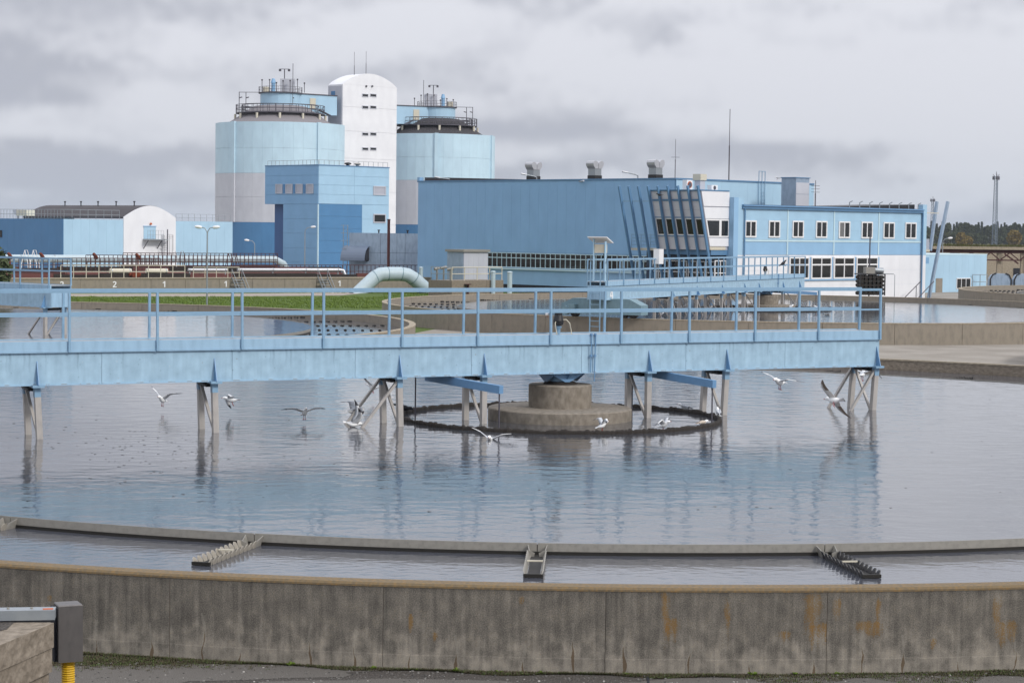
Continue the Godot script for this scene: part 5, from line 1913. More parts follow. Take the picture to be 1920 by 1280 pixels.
func build_basins():
	var a := hp(-60, 545.5)
	var c := dp(822, 520, 191)
	a = dp(-60, 523, 167)
	a.y = 0
	c.y = 0
	var yaw := atan2(-(c.z - a.z), c.x - a.x)
	var b := thing("aeration_basin", "long low concrete basin wall painted with white numbers", "basin", a, yaw)
	var l := a.distance_to(c)
	var n := 14
	for i in n:
		var st := S()
		span(st, Vector3(l * i / n + 0.012, 0, -0.4), Vector3(l * (i + 1) / n - 0.012, 1.02, 0))
		obj("wall_panel", st, mats.tan_wall, b)
	var st := S()
	span(st, Vector3(0, 1.022, -3.0), Vector3(l, 1.10, 0.06))
	obj("walkway", st, mats.cope, b)
	for q in [["2", 115.0], ["2", 214.0], ["1", 307.5], ["1", 423.0], ["1", 636.5]]:
		var p := loc(b, q[1], 530.5, 2, 0.012)
		number(q[0], b, Vector3(p.x, 0.56, 0.012), 0.50)
	var X := func(px: float, z: float) -> float: return loc(b, px, 505, 2, z).x
	# white railing in lengths on the wall
	var rl := thing("guard_rail", "white tube railing on the numbered basin wall", "railing", a, yaw)
	railing(rl, "railing", "cream", Vector3(X.call(113, -0.1), 1.1, -0.1), Vector3(X.call(346, -0.1), 1.1, -0.1), 1.05, 1.15, 0.035, 2)
	var r5 := thing("guard_rail", "short white railing piece beside the basin steps", "railing", a, yaw)
	railing(r5, "railing", "cream", Vector3(X.call(362, -0.1), 1.1, -0.1), Vector3(X.call(448, -0.1), 1.1, -0.1), 0.9, 1.1, 0.03, 2)
	# brown walkways with close railings, one behind the other
	for q in [[-40.0, 300.0, -5.0, 1.55, "nearest brown balustrade, on the left part of the basins"], [160.0, 520.0, -9.0, 1.75, "middle brown balustrade running across the basins"], [230.0, 520.0, -12.5, 1.9, "farthest brown balustrade below the vaulted hall"], [450.0, 815.0, -4.0, 1.0, "brown balustrade right of the basin steps"]]:
		var w := thing("balustrade", q[4], "railing", a, yaw, "brown balustrades over the basins")
		var x0: float = X.call(q[0], q[2])
		var x1: float = X.call(q[1], q[2])
		st = S()
		span(st, Vector3(x0, q[3] - 0.25, q[2] - 0.5), Vector3(x1, q[3], q[2] + 0.03))
		obj("walkway_beam", st, mats.red_steel, w)
		st = S()
		for y in [0.55, 1.12]:
			bar(st, Vector3(x0, q[3] + y, q[2]), Vector3(x1, q[3] + y, q[2]), 0.05, 0.06)
		var m := int((x1 - x0) / 0.42)
		for i in m + 1:
			var x := lerpf(x0, x1, float(i) / m)
			bar(st, Vector3(x, q[3], q[2]), Vector3(x, q[3] + 1.1, q[2]), 0.045, 0.045)
		obj("railing", st, mats.red_steel, w)
		st = S()
		var m2 := int((x1 - x0) / 4.0)
		for i in m2 + 1:
			var x := lerpf(x0 + 0.1, x1 - 0.1, float(i) / m2)
			span(st, Vector3(x - 0.09, 0, q[2] - 0.4), Vector3(x + 0.09, q[3] - 0.252, q[2] - 0.2))
		obj("support", st, mats.red_steel, w)
	# dark masses added for clutter and shadow among the basins
	for q in [[10.0, 815.0, -1.6, 1.45, "added dark mass for clutter and shadow just behind the white railing"], [-40.0, 640.0, -7.0, 1.9, "added dark mass for clutter and shadow between the balustrades"]]:
		var o := thing("shadow_mass", q[4], "wall", a, yaw, "added dark masses for clutter and shadow in the basins")
		var x0: float = X.call(q[0], q[2])
		var x1: float = X.call(q[1], q[2])
		for i in 10:
			st = S()
			span(st, Vector3(lerpf(x0, x1, i / 10.0) + 0.02, 0, q[2] - 0.3), Vector3(lerpf(x0, x1, (i + 1) / 10.0) - 0.02, q[3] - (0.12 if i % 3 == 1 else 0.0), q[2]))
			obj("wall_panel", st, mats.scum if i % 4 else mats.brown_pipe, o)
	# pipes
	var pd := [[-30.0, 515.0, -22.0, 2.32, 0.36, "pipe_blue", "long pale blue insulated pipe running before the vaulted hall"], [205.0, 245.0, -2.0, 1.65, 0.20, "cream", "short cream pipe length behind the white railing, left one"], [273.0, 313.0, -2.0, 1.65, 0.20, "cream", "short cream pipe length behind the white railing, right one"], [352.0, 425.0, -2.4, 1.72, 0.13, "silver", "thin silver pipe behind the railing, left of the steps"], [445.0, 636.0, -2.4, 1.72, 0.15, "silver", "long silver pipe ending in a white elbow right of the steps"], [120.0, 350.0, -3.2, 1.35, 0.18, "brown_pipe", "dark brown pipe low behind the white railing"], [300.0, 640.0, -3.3, 1.30, 0.18, "brown_pipe", "dark red pipe low behind the silver pipe"]]
	for q in pd:
		var o := thing("pipe", q[6], "pipe", a, yaw)
		var x0: float = X.call(q[0], q[2])
		var x1: float = X.call(q[1], q[2])
		st = S()
		var pts := [Vector3(x0, q[3], q[2]), Vector3(x1, q[3], q[2])]
		if q[5] == "pipe_blue":
			pts.append(Vector3(x1 + 0.9, q[3] - 0.45, q[2]))
			pts.append(Vector3(x1 + 1.4, q[3] - 1.2, q[2]))
		elif q[1] == 636.0:
			pts.append(Vector3(x1 + 0.35, q[3] - 0.05, q[2] + 0.1))
			pts.append(Vector3(x1 + 0.5, q[3] - 0.45, q[2] + 0.2))
		sweep(st, pts, q[4], 12)
		obj("pipe", st, mats[q[5]], o)
		var m := maxi(1, int((x1 - x0) / 3.0))
		for i in m + 1:
			st = S()
			var x := lerpf(x0 + 0.15, x1 - 0.15, float(i) / m)
			tube(st, Vector3(x - 0.04, q[3], q[2]), Vector3(x + 0.04, q[3], q[2]), q[4] + 0.025, 12)
			span(st, Vector3(x - 0.05, 0.3, q[2] - 0.05), Vector3(x + 0.05, q[3] - q[4] * 0.9, q[2] + 0.05))
			obj("pipe_saddle", st, mats.galvanised if q[5] != "brown_pipe" else mats.red_steel, o)
	# hatch lifts (white A frames), rusty valves
	var af := [[48.0, -14.0, 2.2, "left white lifting frame of the pair at far left"], [64.0, -14.0, 2.2, "right white lifting frame of the pair at far left"], [326.0, -13.0, 2.2, "left wire lifting frame below the white gable"], [341.0, -13.0, 2.2, "right wire lifting frame below the white gable"], [430.0, -12.0, 2.0, "dark hooped lifting frame, left of two under the pale pipe end"], [440.0, -12.0, 2.0, "dark hooped lifting frame, right of two under the pale pipe end"]]
	for q in af:
		var x: float = X.call(q[0], q[1])
		var o := thing("lifting_frame", q[3], "frame", b.transform * Vector3(x, 1.0, q[1]), yaw, "lifting frames over the basins")
		st = S()
		sweep(st, [Vector3(-0.45, 0, 0), Vector3(-0.42, q[2] * 0.45, 0), Vector3(-0.12, q[2], 0), Vector3(0.12, q[2], 0), Vector3(0.42, q[2] * 0.45, 0), Vector3(0.45, 0, 0)], 0.035, 6)
		sweep(st, [Vector3(-0.4, q[2] * 0.4, 0), Vector3(0.4, q[2] * 0.4, 0)], 0.03, 6)
		sweep(st, [Vector3(-0.12, q[2], 0), Vector3(-0.1, q[2] * 0.5, 0.7), Vector3(-0.1, 0, 0.9)], 0.03, 6)
		obj("frame", st, mats.frame_white if q[0] < 330 else mats.red_steel if q[0] > 400 else mats.galvanised, o)
	for q in [[18.0, -10.0, "rusty orange valve wheel at far left over the basins"], [78.0, -10.0, "rusty orange valve wheel right of the white lifting frames"], [178.0, -10.0, "rusty orange valve wheel before the light blue wall"], [258.0, -8.0, "rusty orange valve box before the white gable"], [252.0, -1.5, "rusty orange pump between the two cream pipes"]]:
		var x: float = X.call(q[0], q[1])
		var o := thing("valve", q[2], "valve", b.transform * Vector3(x, 1.1 if q[1] > -2 else 2.4, q[1]), yaw, "rusty valves over the basins")
		st = S()
		tube(st, Vector3(0, -0.8, 0), Vector3(0, 0.35, 0), 0.06, 7)
		obj("spindle", st, mats.rust, o)
		st = S()
		if q[1] > -2:
			span(st, Vector3(-0.32, 0.05, -0.3), Vector3(0.32, 0.42, 0.3))
			tube(st, Vector3(-0.5, 0.25, 0), Vector3(0.5, 0.25, 0), 0.16, 10)
		else:
			tube(st, Vector3(-0.05, 0.33, 0), Vector3(0.05, 0.40, 0), 0.34, 12)
			tube(st, Vector3(0, 0.1, 0), Vector3(0, 0.3, 0), 0.16, 8)
		obj("wheel", st, mats.rust, o)
	# steps over the wall
	for q in [[443.0, 0, "left grey steel steps up the basin wall, beside the number 1"], [604.0, 0, "right grey steel steps up the basin wall, near the silver elbow"]]:
		var x: float = X.call(q[0], 0.0)
		var o := thing("steps", q[2], "steps", b.transform * Vector3(x, 0, 0.07), yaw, "steel steps at the basin wall")
		for k in 4:
			st = S()
			span(st, Vector3(-0.45, 0.2 + 0.23 * k, 0.75 - 0.22 * k), Vector3(0.45, 0.25 + 0.23 * k, 1.0 - 0.22 * k))
			obj("tread", st, mats.galvanised, o)
		for s in [-0.47, 0.47]:
			st = S()
			bar(st, Vector3(s, 0.0, 1.05), Vector3(s, 1.1, 0.02), 0.03, 0.16)
			tube(st, Vector3(s + 0.25, 0.1, 1.1), Vector3(s, 1.85, 0.0), 0.024, 6)
			tube(st, Vector3(s, 1.85, 0.0), Vector3(s, 1.1, 0.0), 0.03, 6)
			obj("stringer", st, mats.galvanised, o)

func build_yard_things():
	lamp("tall double headed street lamp standing on the lawn at left", hp(387.5, 573), 5.45, 2, 0.1)
	lamp("double headed street lamp before the long blue hall", hp(1092, 551), 5.1, 2, 0.1)
	var p := dp(571, 500, 205)
	lamp("single headed street lamp against the stepped blue building", Vector3(p.x, 0, p.z), 5.55, 1, 0.0)
	p = dp(477, 480, 215)
	lamp("short single headed street lamp before the dark digester base", Vector3(p.x, 0, p.z), 4.1, 1, PI)
	p = dp(1631, 500, 152)
	var pole := thing("thin_pole", "thin plain grey pole rising in front of the office windows", "pole", Vector3(p.x, 0, p.z))
	var st := S()
	tube(st, Vector3(0, 1.0, 0), Vector3(0, dp(1633, 432, 152).y, 0), 0.05, 7)
	obj("pole", st, mats.rail_dark, pole)
	# big overground pipe bend
	var u := thing("pipe_bend", "fat pale blue pipe arching over the ground at the lawn's edge", "pipe", Vector3.ZERO)
	st = S()
	var pts := []
	for q in [[664, 556, 176], [682, 539, 176.5], [703, 519.5, 177], [713, 514.5, 177.2], [726, 513.5, 177.5], [752, 513.5, 178], [764, 515.5, 178.2], [775, 522, 178.4], [796, 540, 179], [808, 551, 179.3]]:
		pts.append(dp(q[0], q[1], q[2]))
	sweep(st, pts, 0.60, 18)
	obj("pipe", st, mats.pipe_blue, u)
	st = S()
	for i in [2, 4, 5, 7]:
		var d: Vector3 = (pts[i + 1] - pts[i]).normalized()
		tube(st, pts[i] - d * 0.03, pts[i] + d * 0.03, 0.615, 18)
	obj("seam_band", st, mats.carriage, u)
	# valve chamber
	var ch := thing("valve_chamber", "square mossy concrete chamber with a handwheel on its front", "concrete box", dp(848, 430, 165) * Vector3(1, 0, 1), deg_to_rad(45))
	var w := loc(ch, 944, 535, 2, 0.0).x
	var zl := loc(ch, 803, 535, 0, 0.0).z
	for i in 3:
		st = S()
		span(st, Vector3(w * i / 3.0 + 0.01, 0, -0.3), Vector3(w * (i + 1) / 3.0 - 0.01, 1.45, 0))
		obj("wall_panel", st, mats.concrete, ch)
	st = S()
	span(st, Vector3(0.012, 0, zl), Vector3(w - 0.01, 1.44, -0.302))
	obj("body", st, mats.concrete, ch)
	var hw := loc(ch, 877, 532, 2, 0.15)
	st = S()
	tube(st, Vector3(hw.x, 0, 0.18), Vector3(hw.x, 1.12, 0.18), 0.08, 8)
	tube(st, Vector3(hw.x, 1.12, 0.18), Vector3(hw.x, 1.18, 0.18), 0.30, 14)
	obj("handwheel", st, mats.red_steel, ch)
	var cr := thing("guard_rail", "white railing around the top of the concrete valve chamber", "railing", ch.position, ch.rotation.y)
	railing(cr, "railing", "cream", Vector3(0.1, 1.45, -0.1), Vector3(w - 0.1, 1.45, -0.1), 1.05, 1.5, 0.04, 2)
	railing(cr, "railing", "galvanised", Vector3(0.1, 1.45, -0.2), Vector3(0.1, 1.45, zl + 0.2), 1.05, 0.8, 0.03, 2)
	for i in 3:
		var q: Array = [[-0.7, 0.9, "left spindle valve standing on the valve chamber"], [-1.5, 1.0, "middle spindle valve standing on the valve chamber"], [-2.3, 0.9, "right spindle valve with a tilted wheel on the chamber"]][i]
		var o := thing("spindle_valve", q[2], "valve", ch.transform * Vector3(0.5, 1.45, q[0]), 0.4 * i, "spindle valves on the chamber")
		st = S()
		tube(st, Vector3.ZERO, Vector3(0, q[1], 0), 0.06, 7)
		tube(st, Vector3(-0.25, q[1] * 0.95, 0), Vector3(0.25, q[1] * 1.05, 0), 0.11, 8)
		obj("spindle", st, mats.dull_steel, o)
	for q in [[924.5, 528.0, 168.0, 508.5, 0.19, "left pale blue vent stub beside the valve chamber"], [955.5, 545.0, 166.0, 509.5, 0.20, "right pale blue vent stub, nearest the hall"], [789.0, 535.0, 185.0, 501.0, 0.17, "pale blue vent stub behind the right foot of the pipe bend"]]:
		var b := dp(q[0], q[1], q[2])
		var o := thing("vent_stub", q[5], "pipe", Vector3(b.x, 0, b.z), 0.0, "pale blue vent stubs")
		var h := dp(q[0], q[3], q[2]).y
		st = S()
		tube(st, Vector3.ZERO, Vector3(0, h - 0.08, 0), q[4], 14)
		obj("pipe", st, mats.pipe_blue, o)
		st = S()
		lathe(st, [Vector2(q[4] + 0.03, h - 0.079), Vector2(q[4] + 0.03, h - 0.02), Vector2(q[4] * 0.6, h + 0.04), Vector2(0, h + 0.05)], 14)
		obj("cap", st, mats.pipe_blue, o)
	# metal shed in front of the hall
	var sh := thing("metal_shed", "small grey metal shed with a flat roof before the blue hall", "shed", dp(869.5, 430, 172) * Vector3(1, 0, 1), deg_to_rad(45))
	var sw := loc(sh, 914, 500, 2, 0.0).x
	var sz := loc(sh, 839, 500, 0, 0.0).z
	core(sh, "wall", "grey_panel", Vector3(0.01, 0, sz), Vector3(sw, 3.66, -0.01))
	clad(sh, "wall_sheet", "grey_panel", 0, sw, 0.2, 3.65, 5, 1, 0.0)
	clad(sh, "wall_sheet", "panel_metal", sz, 0, 0.2, 3.65, 4, 1, 0.0, 0)
	core(sh, "roof", "dull_steel", Vector3(-0.2, 3.662, sz - 0.1), Vector3(sw + 0.12, 3.86, 0.2))
	# black cascade stack on the far rim, left of the white wall
	var g := dp(1631, 545, 152)
	var ae := thing("media_stack", "dark brown stack of ribbed blocks on the far tank rim", "machine", Vector3(g.x, 1.10, g.z), deg_to_rad(10))
	for i in 6:
		for j in 5:
			st = S()
			tube(st, Vector3(-0.76 + 0.305 * i, 0.14 + 0.29 * j, -0.55), Vector3(-0.76 + 0.305 * i, 0.16 + 0.29 * j, 0.55 + 0.02 * (j % 2)), 0.145, 8)
			obj("block", st, mats.slime if (i + j) % 2 else mats.scum, ae)
	st = S()
	span(st, Vector3(-0.98, 1.50, -0.6), Vector3(0.98, 1.58, 0.62))
	for x in [-0.94, 0.94]:
		span(st, Vector3(x - 0.04, 0, 0.56), Vector3(x + 0.04, 1.5, 0.64))
	obj("rack", st, mats.black, ae)
	st = S()
	span(st, Vector3(-0.4, 1.582, -0.3), Vector3(0.3, 2.05, 0.3))
	obj("gearbox", st, mats.dull_steel, ae)
	st = S()
	tube(st, Vector3(0.35, 1.8, 0), Vector3(1.0, 1.8, 0), 0.22, 10)
	obj("motor", st, mats.galvanised, ae)
	st = S()
	var q0 := dp(1657, 512, 153)
	var hr := thing("hoop_rail", "thin grey hoop rail right of the dark stack", "railing", Vector3(q0.x, 1.1, q0.z))
	sweep(st, [Vector3(0, 1.55, 0), Vector3(0.75, 1.55, 0), Vector3(0.85, 1.45, 0), Vector3(0.85, -1.0, 0)], 0.03, 6)
	obj("rail", st, mats.galvanised, hr)

func build_right_side():
	var sh := thing("pale_shed", "flat pale blue shed with a low three light window beyond the office", "building", Vector3(40.0, 0, -200), deg_to_rad(45))
	var w := loc(sh, 1850, 500, 2, 0.0).x
	core(sh, "wall", "light_blue", Vector3(-2, 0, -6), Vector3(w, 3.6, -0.01))
	clad(sh, "wall_sheet", "light_blue", -2, w, 0.0, 3.62, 11, 1, 0.0)
	var a := loc(sh, 1794, 536, 2, 0.05)
	var c := loc(sh, 1820, 521.5, 2, 0.05)
	window(sh, a.x, c.x, c.y - 1.0, c.y, [0.33, 0.67], [], 0.05, 2, "frame_white", "glass", 0.08, 0.06)
	a = loc(sh, 1755, 536, 2, 0.05)
	c = loc(sh, 1767.5, 521.5, 2, 0.05)
	core(sh, "door", "tan_wall", Vector3(a.x, 0.0, 0.051), Vector3(c.x, c.y, 0.09))
	core(sh, "roof_edge", "pale_trim", Vector3(-2, 3.622, -6), Vector3(w + 0.05, 3.72, 0.07))
	# pipe rack
	var r := thing("pipe_rack", "long concrete pipe rack with red braces and moss on its deck", "pipe rack", Vector3(46.0, 0, -238))
	for i in 9:
		var st := S()
		span(st, Vector3(-4 + 3.4 * i + 0.015, 3.95, -1.2), Vector3(-0.6 + 3.4 * i - 0.015, 4.28, 1.2))
		obj("deck_slab", st, mats.cope, r)
	var st := S()
	span(st, Vector3(-4, 3.55, -0.9), Vector3(26, 3.94, -0.6))
	span(st, Vector3(-4, 3.62, 0.7), Vector3(26, 3.78, 0.9))
	obj("beam", st, mats.red_steel, r)
	for x in [4.7, 9.5, 12.2, 19.0, 25.0]:
		st = S()
		span(st, Vector3(x - 0.24, 0, 0.25), Vector3(x + 0.24, 3.60, 0.68))
		obj("column", st, mats.cope, r)
	for i in 13:
		st = S()
		var x := -3.6 + 2.2 * i
		bar(st, Vector3(x, 2.85, 0.92), Vector3(x + 1.0, 3.6, 0.92), 0.12, 0.12)
		bar(st, Vector3(x + 1.05, 3.6, 0.92), Vector3(x + 2.0, 2.85, 0.92), 0.12, 0.12)
		obj("brace", st, mats.red_steel, r)
	st = S()
	span(st, Vector3(-4, 2.70, 0.8), Vector3(12, 2.84, 1.0))
	bar(st, Vector3(12.9, 0.6, 0.9), Vector3(12.9, 3.9, 0.9), 0.35, 0.35)
	bar(st, Vector3(12.9, 1.9, 0.95), Vector3(15.0, 3.5, 0.95), 0.16, 0.16)
	bar(st, Vector3(11.6, 2.4, 0.95), Vector3(10.0, 3.5, 0.95), 0.16, 0.16)
	obj("brace", st, mats.red_steel, r)
	var tuft := S()
	for k in 5:
		var t := TAU * k / 5
		var d := Vector3(cos(t), 0, sin(t))
		tri(tuft, d * 0.08, d * 0.25 + Vector3.UP * 0.28, d.rotated(Vector3.UP, 0.8) * 0.08)
	var pts := []
	for k in 900:
		pts.append(Transform3D(Basis(Vector3.UP, rng.randf() * TAU).scaled(Vector3.ONE * rng.randf_range(0.5, 1.3)), Vector3(46 + rng.randf_range(-4, 26), 4.28, -238 + rng.randf_range(-1.1, 1.1))))
	scatter("moss", mesh_of(tuft), mats.meadow, pts)
	var bw := thing("boundary_wall", "pale concrete slab wall with a dark opening under the pipe rack", "wall", Vector3(52.0, 0, -262))
	for i in 5:
		st = S()
		span(st, Vector3(3.2 * i + 0.02, 0, 0), Vector3(3.2 * i + 3.18, 3.35, 0.2))
		obj("wall_panel", st, mats.cope, bw)
	st = S()
	span(st, Vector3(11.0, 0.2, 0.202), Vector3(13.2, 1.5, 0.24))
	obj("opening", st, mats.recess, bw)
	for i in 2:
		var p := dp([1872.0, 1917.0][i], 530, 214)
		var o := thing("hood_cabinet", ["grey arched metal cabinet, left of the two at the right edge", "grey arched metal cabinet, cut by the right edge"][i], "cabinet", Vector3(p.x, 0, p.z), 0.0, "grey arched cabinets under the pipe rack")
		st = S()
		var poly := [Vector3(-1.05, 0.0, 0), Vector3(-1.05, 1.1, 0), Vector3(-0.85, 1.5, 0), Vector3(-0.45, 1.68, 0), Vector3(0.45, 1.68, 0), Vector3(0.85, 1.5, 0), Vector3(1.05, 1.1, 0), Vector3(1.05, 0.0, 0)]
		prism(st, poly, Vector3(0, 0, 1.2))
		obj("case", st, mats.panel_metal, o)
		for x in [-1.07, 1.07]:
			st = S()
			sweep(st, [Vector3(x, 0, 1.22), Vector3(x, 1.1, 1.22), Vector3(x * 0.8, 1.55, 1.22), Vector3(x * 0.45, 1.72, 1.22)], 0.08, 7)
			obj("frame", st, mats.black, o)
	var e := dp(1824, 535, 205)
	var gr := thing("guard_rail", "grey tube railing beside the pale shed's window", "railing", Vector3(e.x, 0, e.z))
	railing(gr, "railing", "galvanised", Vector3(0, 0.3, 0), Vector3(1.5, 0.3, 0), 1.4, 0.75, 0.035, 2)
	var lp := dp(1768, 480, 230)
	lamp("single headed street lamp before the trees, above the pale shed", Vector3(lp.x, 0, lp.z), 5.2, 1, 0.0)
	# mossy filling at the rim of the far tank
	var ms := S()
	ring_block(ms, 19.25, 23.6, 0.80, 0.86, deg_to_rad(-75), deg_to_rad(45), 30)
	var mo := struct("moss_bed", ms, mats.meadow, "stuff")
	mo.position = Vector3(61.0, 0, -170)
	# masts and wood on the horizon
	lattice("lattice_mast", "tall lattice radio mast rising above the trees at right", dp(1866, 457, 1060) * Vector3(1, 0, 1), 35.8, 1.5, 22)
	lattice("lattice_mast", "short distant lattice mast showing between the raking posts", dp(1748, 457, 1200) * Vector3(1, 0, 1), 26.0, 1.2, 14)
	var kinds := []
	for k in 6:
		kinds.append(tree_meshes([0, 0, 1, 0, 2, 3][k], 12.5, 100 + k))
	var labels := ["dark pointed spruce in the far tree line at right", "dark dense spruce in the far tree line at right", "tall ragged pine in the far tree line at right", "dusky green spruce in the far tree line at right", "mid green rounded tree in the far tree line at right", "low bush at the foot of the far tree line"]
	for row in 3:
		for i in 34:
			var px := 1722.0 + i * 7.2 + rng.randf_range(-3, 3) + row * 3.0
			var k := rng.randi() % 5
			var leaf: String = ["leaf0", "leaf0", "leaf1", "leaf1", "leaf1"][k]
			var p := dp(px, 457, 1250 - row * 45)
			tree("tree", labels[k], "tree", Vector3(p.x, 0, p.z), kinds[k], leaf, rng.randf() * TAU, rng.randf_range(0.80, 1.10) * (1.0 if row < 2 else 0.85), "far tree line at right")
	for i in 16:
		var p := dp(1735.0 + i * 14.0, 457, 1100)
		tree("bush", labels[5], "bush", Vector3(p.x, 0, p.z), kinds[5], "leaf1" if i % 3 else "leaf2", rng.randf() * TAU, rng.randf_range(0.35, 0.55), "bushes below the far tree line")
	var yb := dp(1803, 457, 900)
	tree("bush", "round yellow green bush standing before the dark wood", "bush", Vector3(yb.x, 0, yb.z), kinds[5], "leaf3", 0.3, 0.52, "")
	yb = dp(1816, 457, 905)
	tree("bush", "small brownish yellow bush right of the yellow green one", "bush", Vector3(yb.x, 0, yb.z), kinds[5], "leaf3", 1.7, 0.40, "")
	yb = dp(1902, 457, 905)
	tree("bush", "yellowing bush at the right edge before the dark wood", "bush", Vector3(yb.x, 0, yb.z), kinds[5], "leaf3", 2.9, 0.62, "")
	# shrub at the left edge
	var lb := tree_meshes(3, 4.2, 140)
	var ls := dp(-30, 560, 140)
	tree("shrub", "dark green shrub cut by the left edge behind the left tank", "bush", Vector3(ls.x, 0, ls.z), lb, "leaf1", 0.4, 1.0, "")

func build_foreground():
	# corner of a concrete chamber at bottom left, with a channel, a steel box and a yellow hose
	var fc := thing("concrete_corner", "rough concrete wall corner at the bottom left edge", "wall", Vector3.ZERO)
	var h := 2.2
	var e := hp(97, 1167, h)          # far end of its right edge
	var n := hp(-30, 1220, h)
	var dir := (n - e).normalized()
	var out := Vector3(-dir.z, 0, dir.x)
	if out.x < 0:
		out = -out
	var c0 := e
	var c1 := e + dir * 9.0
	var back := e + Vector3(-8.5, 0, -0.3)
	for j in 3:
		var y0: float = [0.0, 1.78, 1.99][j]
		var y1: float = [1.77, 1.985, 2.2][j]
		var push: Vector3 = out * [-0.03, 0.0, 0.015][j]
		var st := S()
		var v := []
		for y in [y0, y1]:
			v.append(Vector3(c1.x, y, c1.z) + push)
			v.append(Vector3(c0.x, y, c0.z) + push)
			v.append(Vector3(back.x, y, back.z))
			v.append(Vector3(c1.x - 5.0, y, c1.z))
		hexa(st, [v[3], v[0], v[1], v[2], v[7], v[4], v[5], v[6]])
		obj("wall_course", st, mats.concrete, fc)
	var ins := S()
	var q := [Vector3(c1.x - 0.35, h + 0.004, c1.z), Vector3(c0.x - 0.9, h + 0.004, c0.z + 1.5), Vector3(c0.x - 1.1, h + 0.004, c0.z + 0.35), Vector3(back.x, h + 0.004, back.z + 0.4), Vector3(back.x, h + 0.004, c1.z)]
	obj("dark_fill", flat([hp(-200, 1160, h), hp(30, 1163, h), hp(12, 1180, h), hp(-60, 1196, h), hp(-200, 1230, h)], h + 0.004), mats.asphalt, fc)
	var ch := thing("metal_channel", "long flat galvanised channel lying on the concrete corner", "channel", Vector3.ZERO)
	var a := dp(-120, 1150.5, 17.4)
	var b := dp(103, 1157, 17.55)
	a.y = h + 0.06
	b.y = h + 0.06
	var st := S()
	bar(st, a, b, 0.16, 0.085)
	obj("channel", st, mats.galvanised, ch)
	st = S()
	bar(st, a + Vector3(0, -0.05, 0.02), b + Vector3(0, -0.05, 0.02), 0.10, 0.02)
	obj("foot", st, mats.recess, ch)
	st = S()
	bar(st, a.lerp(b, 0.90) + Vector3(0, 0.044, 0.03), a.lerp(b, 0.985) + Vector3(0, 0.044, 0.02), 0.05, 0.003)
	obj("sticker", st, mats.orange, ch)
	for k in 4:
		st = S()
		var bp := a.lerp(b, 0.2 + 0.2 * k) + Vector3(0, 0.043, 0.0)
		tube(st, bp, bp + Vector3(0, 0.012, 0), 0.012, 6)
		obj("bolt", st, mats.dull_steel, ch)
	var bx := thing("steel_box", "tall dull steel box post fixed at the end of the channel", "metal box", hp(127, 1262, 1.68) * Vector3(1, 0, 1), deg_to_rad(24))
	var top := dp(127, 1149, 17.4).y
	var bot := dp(127, 1258, 17.4).y
	st = S()
	var s := 0.105
	var cf := 0.008
	lathe(st, [Vector2(s * 1.414, bot), Vector2(s * 1.414, top - cf), Vector2(s * 1.414 - cf, top), Vector2(0.0, top)], 4, Vector3.ZERO, PI / 4, TAU + PI / 4, false)
	lathe(st, [Vector2(0.0, bot), Vector2(s * 1.414, bot)], 4, Vector3.ZERO, PI / 4, TAU + PI / 4, false)
	obj("box", st, mats.box_metal, bx)
	st = S()
	for p in [Vector3(s + 0.001, top - 0.15, 0.06), Vector3(s + 0.001, bot + 0.12, -0.02)]:
		box(st, p, Vector3(0.006, 0.012, 0.012))
	obj("rivet", st, mats.galvanised, bx)
	st = S()
	span(st, Vector3(-s * 1.25, bot, -s * 1.02), Vector3(-s * 1.02, top - 0.03, s * 0.5))
	obj("backplate", st, mats.recess, bx)
	var hose := thing("corrugated_hose", "bright yellow corrugated hose coming out under the steel box", "hose", Vector3(bx.position.x, 0, bx.position.z))
	st = S()
	var prof := []
	for k in 97:
		prof.append(Vector2(0.056 + 0.0032 * (1.0 if k % 2 else -1.0), bot - 0.96 + 0.01 * k))
	lathe(st, prof, 18)
	obj("hose", st, mats.yellow, hose)

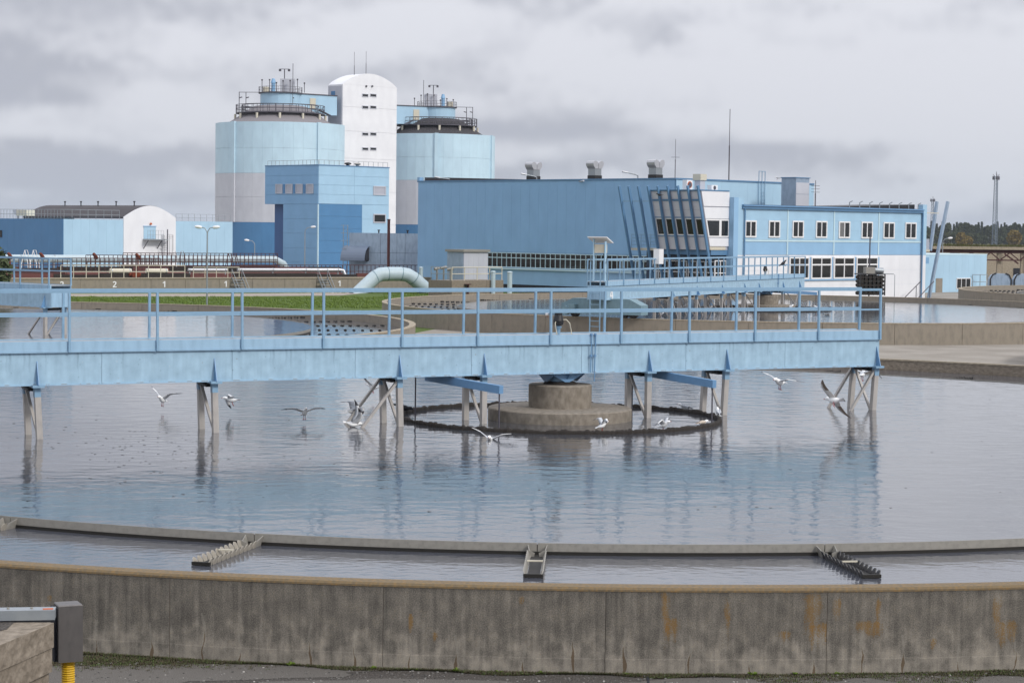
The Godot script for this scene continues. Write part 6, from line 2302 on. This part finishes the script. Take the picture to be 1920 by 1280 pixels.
func build_birds():
	var P := PI
	bird("gull with both wings raised just above the water, left of the second leg pair", dp(303, 750, 52.5), -2.0, 0.25, -0.15, 0.75, 0.35, 1.0)
	bird("gull gliding past the second leg pair with one wing bent down", dp(431, 750, 51.5), -2.9, 0.05, 0.35, 0.25, -0.65, 0.95)
	bird("gull landing on the water with level wings, right of the second legs", dp(571, 774, 49.8), -1.2, 0.35, 0.0, 0.30, 0.05, 1.0)
	bird("white gull with wings lifted in a V at the foot of the raking braces", dp(663, 796, 49.0), 0.3, -0.25, 0.25, 1.15, 1.0, 1.05)
	bird("gull with arched wings half behind the raking braces", dp(664, 770, 50.0), 0.6, 0.1, 0.2, 0.55, -0.25, 1.05)
	bird("pale gull flying low behind the raking brace near the girder", dp(697, 726, 57.0), 2.6, 0.1, 0.3, 0.35, 0.1, 1.0)
	bird("white gull spreading its wings in front of the scum ring", dp(919, 826, 46.5), -1.75, 0.15, -0.12, 0.55, 0.25, 1.15)
	bird("gull with raised bent wings before the round pier base", dp(1131, 797, 48.6), 0.4, 0.35, 0.0, 0.85, -0.2, 0.8)
	bird("gull alighting inside the scum ring, right of the pier", dp(1246, 797, 48.8), -0.5, 0.3, 0.1, 0.65, -0.3, 0.9)
	bird("gull flying with long level wings beyond the bridge's right part", dp(1461, 717, 53.0), -2.3, 0.1, -0.15, 0.35, 0.05, 1.25)
	bird("brown mottled gull banking in front of the rightmost legs", dp(1562, 751, 50.0), 2.35, -0.1, 0.75, 0.12, -0.1, 1.3, "brown")
	bird("gull half hidden behind the rightmost legs under the girder", dp(1618, 701, 57.0), 1.2, 0.1, 0.0, 0.35, -0.7, 1.2)
	bird("grey gull standing on the back of the scum ring", dp(1282, 763, 55.3), 2.9, 0.2, 0, 0, 0, 0.85, "gull", true)
	bird("white gull standing at the right end of the scum ring", dp(1347, 773, 52.6), 1.7, 0.35, 0, 0, 0, 0.95, "gull", true)
	bird("speckled gull perched low on the inside right of the scum ring", dp(1319, 793, 50.0), 0.5, 0.1, 0, 0, 0, 0.75, "brown", true)
	bird("white gull sitting on the far tank rim behind the motor", hp(1026, 589, 1.20), 1.0, 0.2, 0, 0, 0, 1.0, "gull", true)
	bird("small gull fluttering over the far tank, right of the carriage", dp(1278, 576, 118.0), 1.2, 0.2, 0.2, 0.7, 0.2, 1.1)
	bird("small gull standing in the far tank near the carriage", hp(1240, 589, 0.95), 0.5, 0.1, 0, 0, 0, 1.0, "gull", true)
	bird("small white gull on the far scum ring, left of the pier", hp(1331, 577, 1.12), 0.3, 0.1, 0, 0, 0, 1.1, "gull", true)
	bird("small white gull standing right of the far pier", hp(1484, 575, 1.12), 0.7, 0.2, 0, 0, 0, 1.1, "gull", true)
	bird("small white gull at the right end of the far scum ring", hp(1532, 577, 1.12), 2.4, 0.2, 0, 0, 0, 1.1, "gull", true)
	bird("white gull resting on the ground at the foot of the basin wall", hp(329, 541, 0.16), 0.1, 0.0, 0, 0, 0, 1.6, "gull", true)
	bird("small white gull on the roof edge of the light blue hall", dp(1458, 333.5, 186.0), 2.6, 0.2, 0, 0, 0, 1.1, "gull", true)
	bird("black crow bending over the left end of the scum ring", dp(757, 766, 52.6), 0.0, -0.3, 0, 0, 0, 1.15, "crow", true)
	bird("black crow perched on the railing of the bridge marked 4", dp(1470, 493.5, 126.5), 0.4, 0.55, 0, 0, 0, 1.25, "crow", true)
	bird("black crow on top of a slanted blue post", dp(1236, 365.5, 160.5), 2.8, 0.1, 0, 0, 0, 1.2, "crow", true)
	bird("black crow at the right tip of the far scum ring", hp(1553, 578, 1.10), 0.1, 0.15, 0, 0, 0, 1.1, "crow", true)
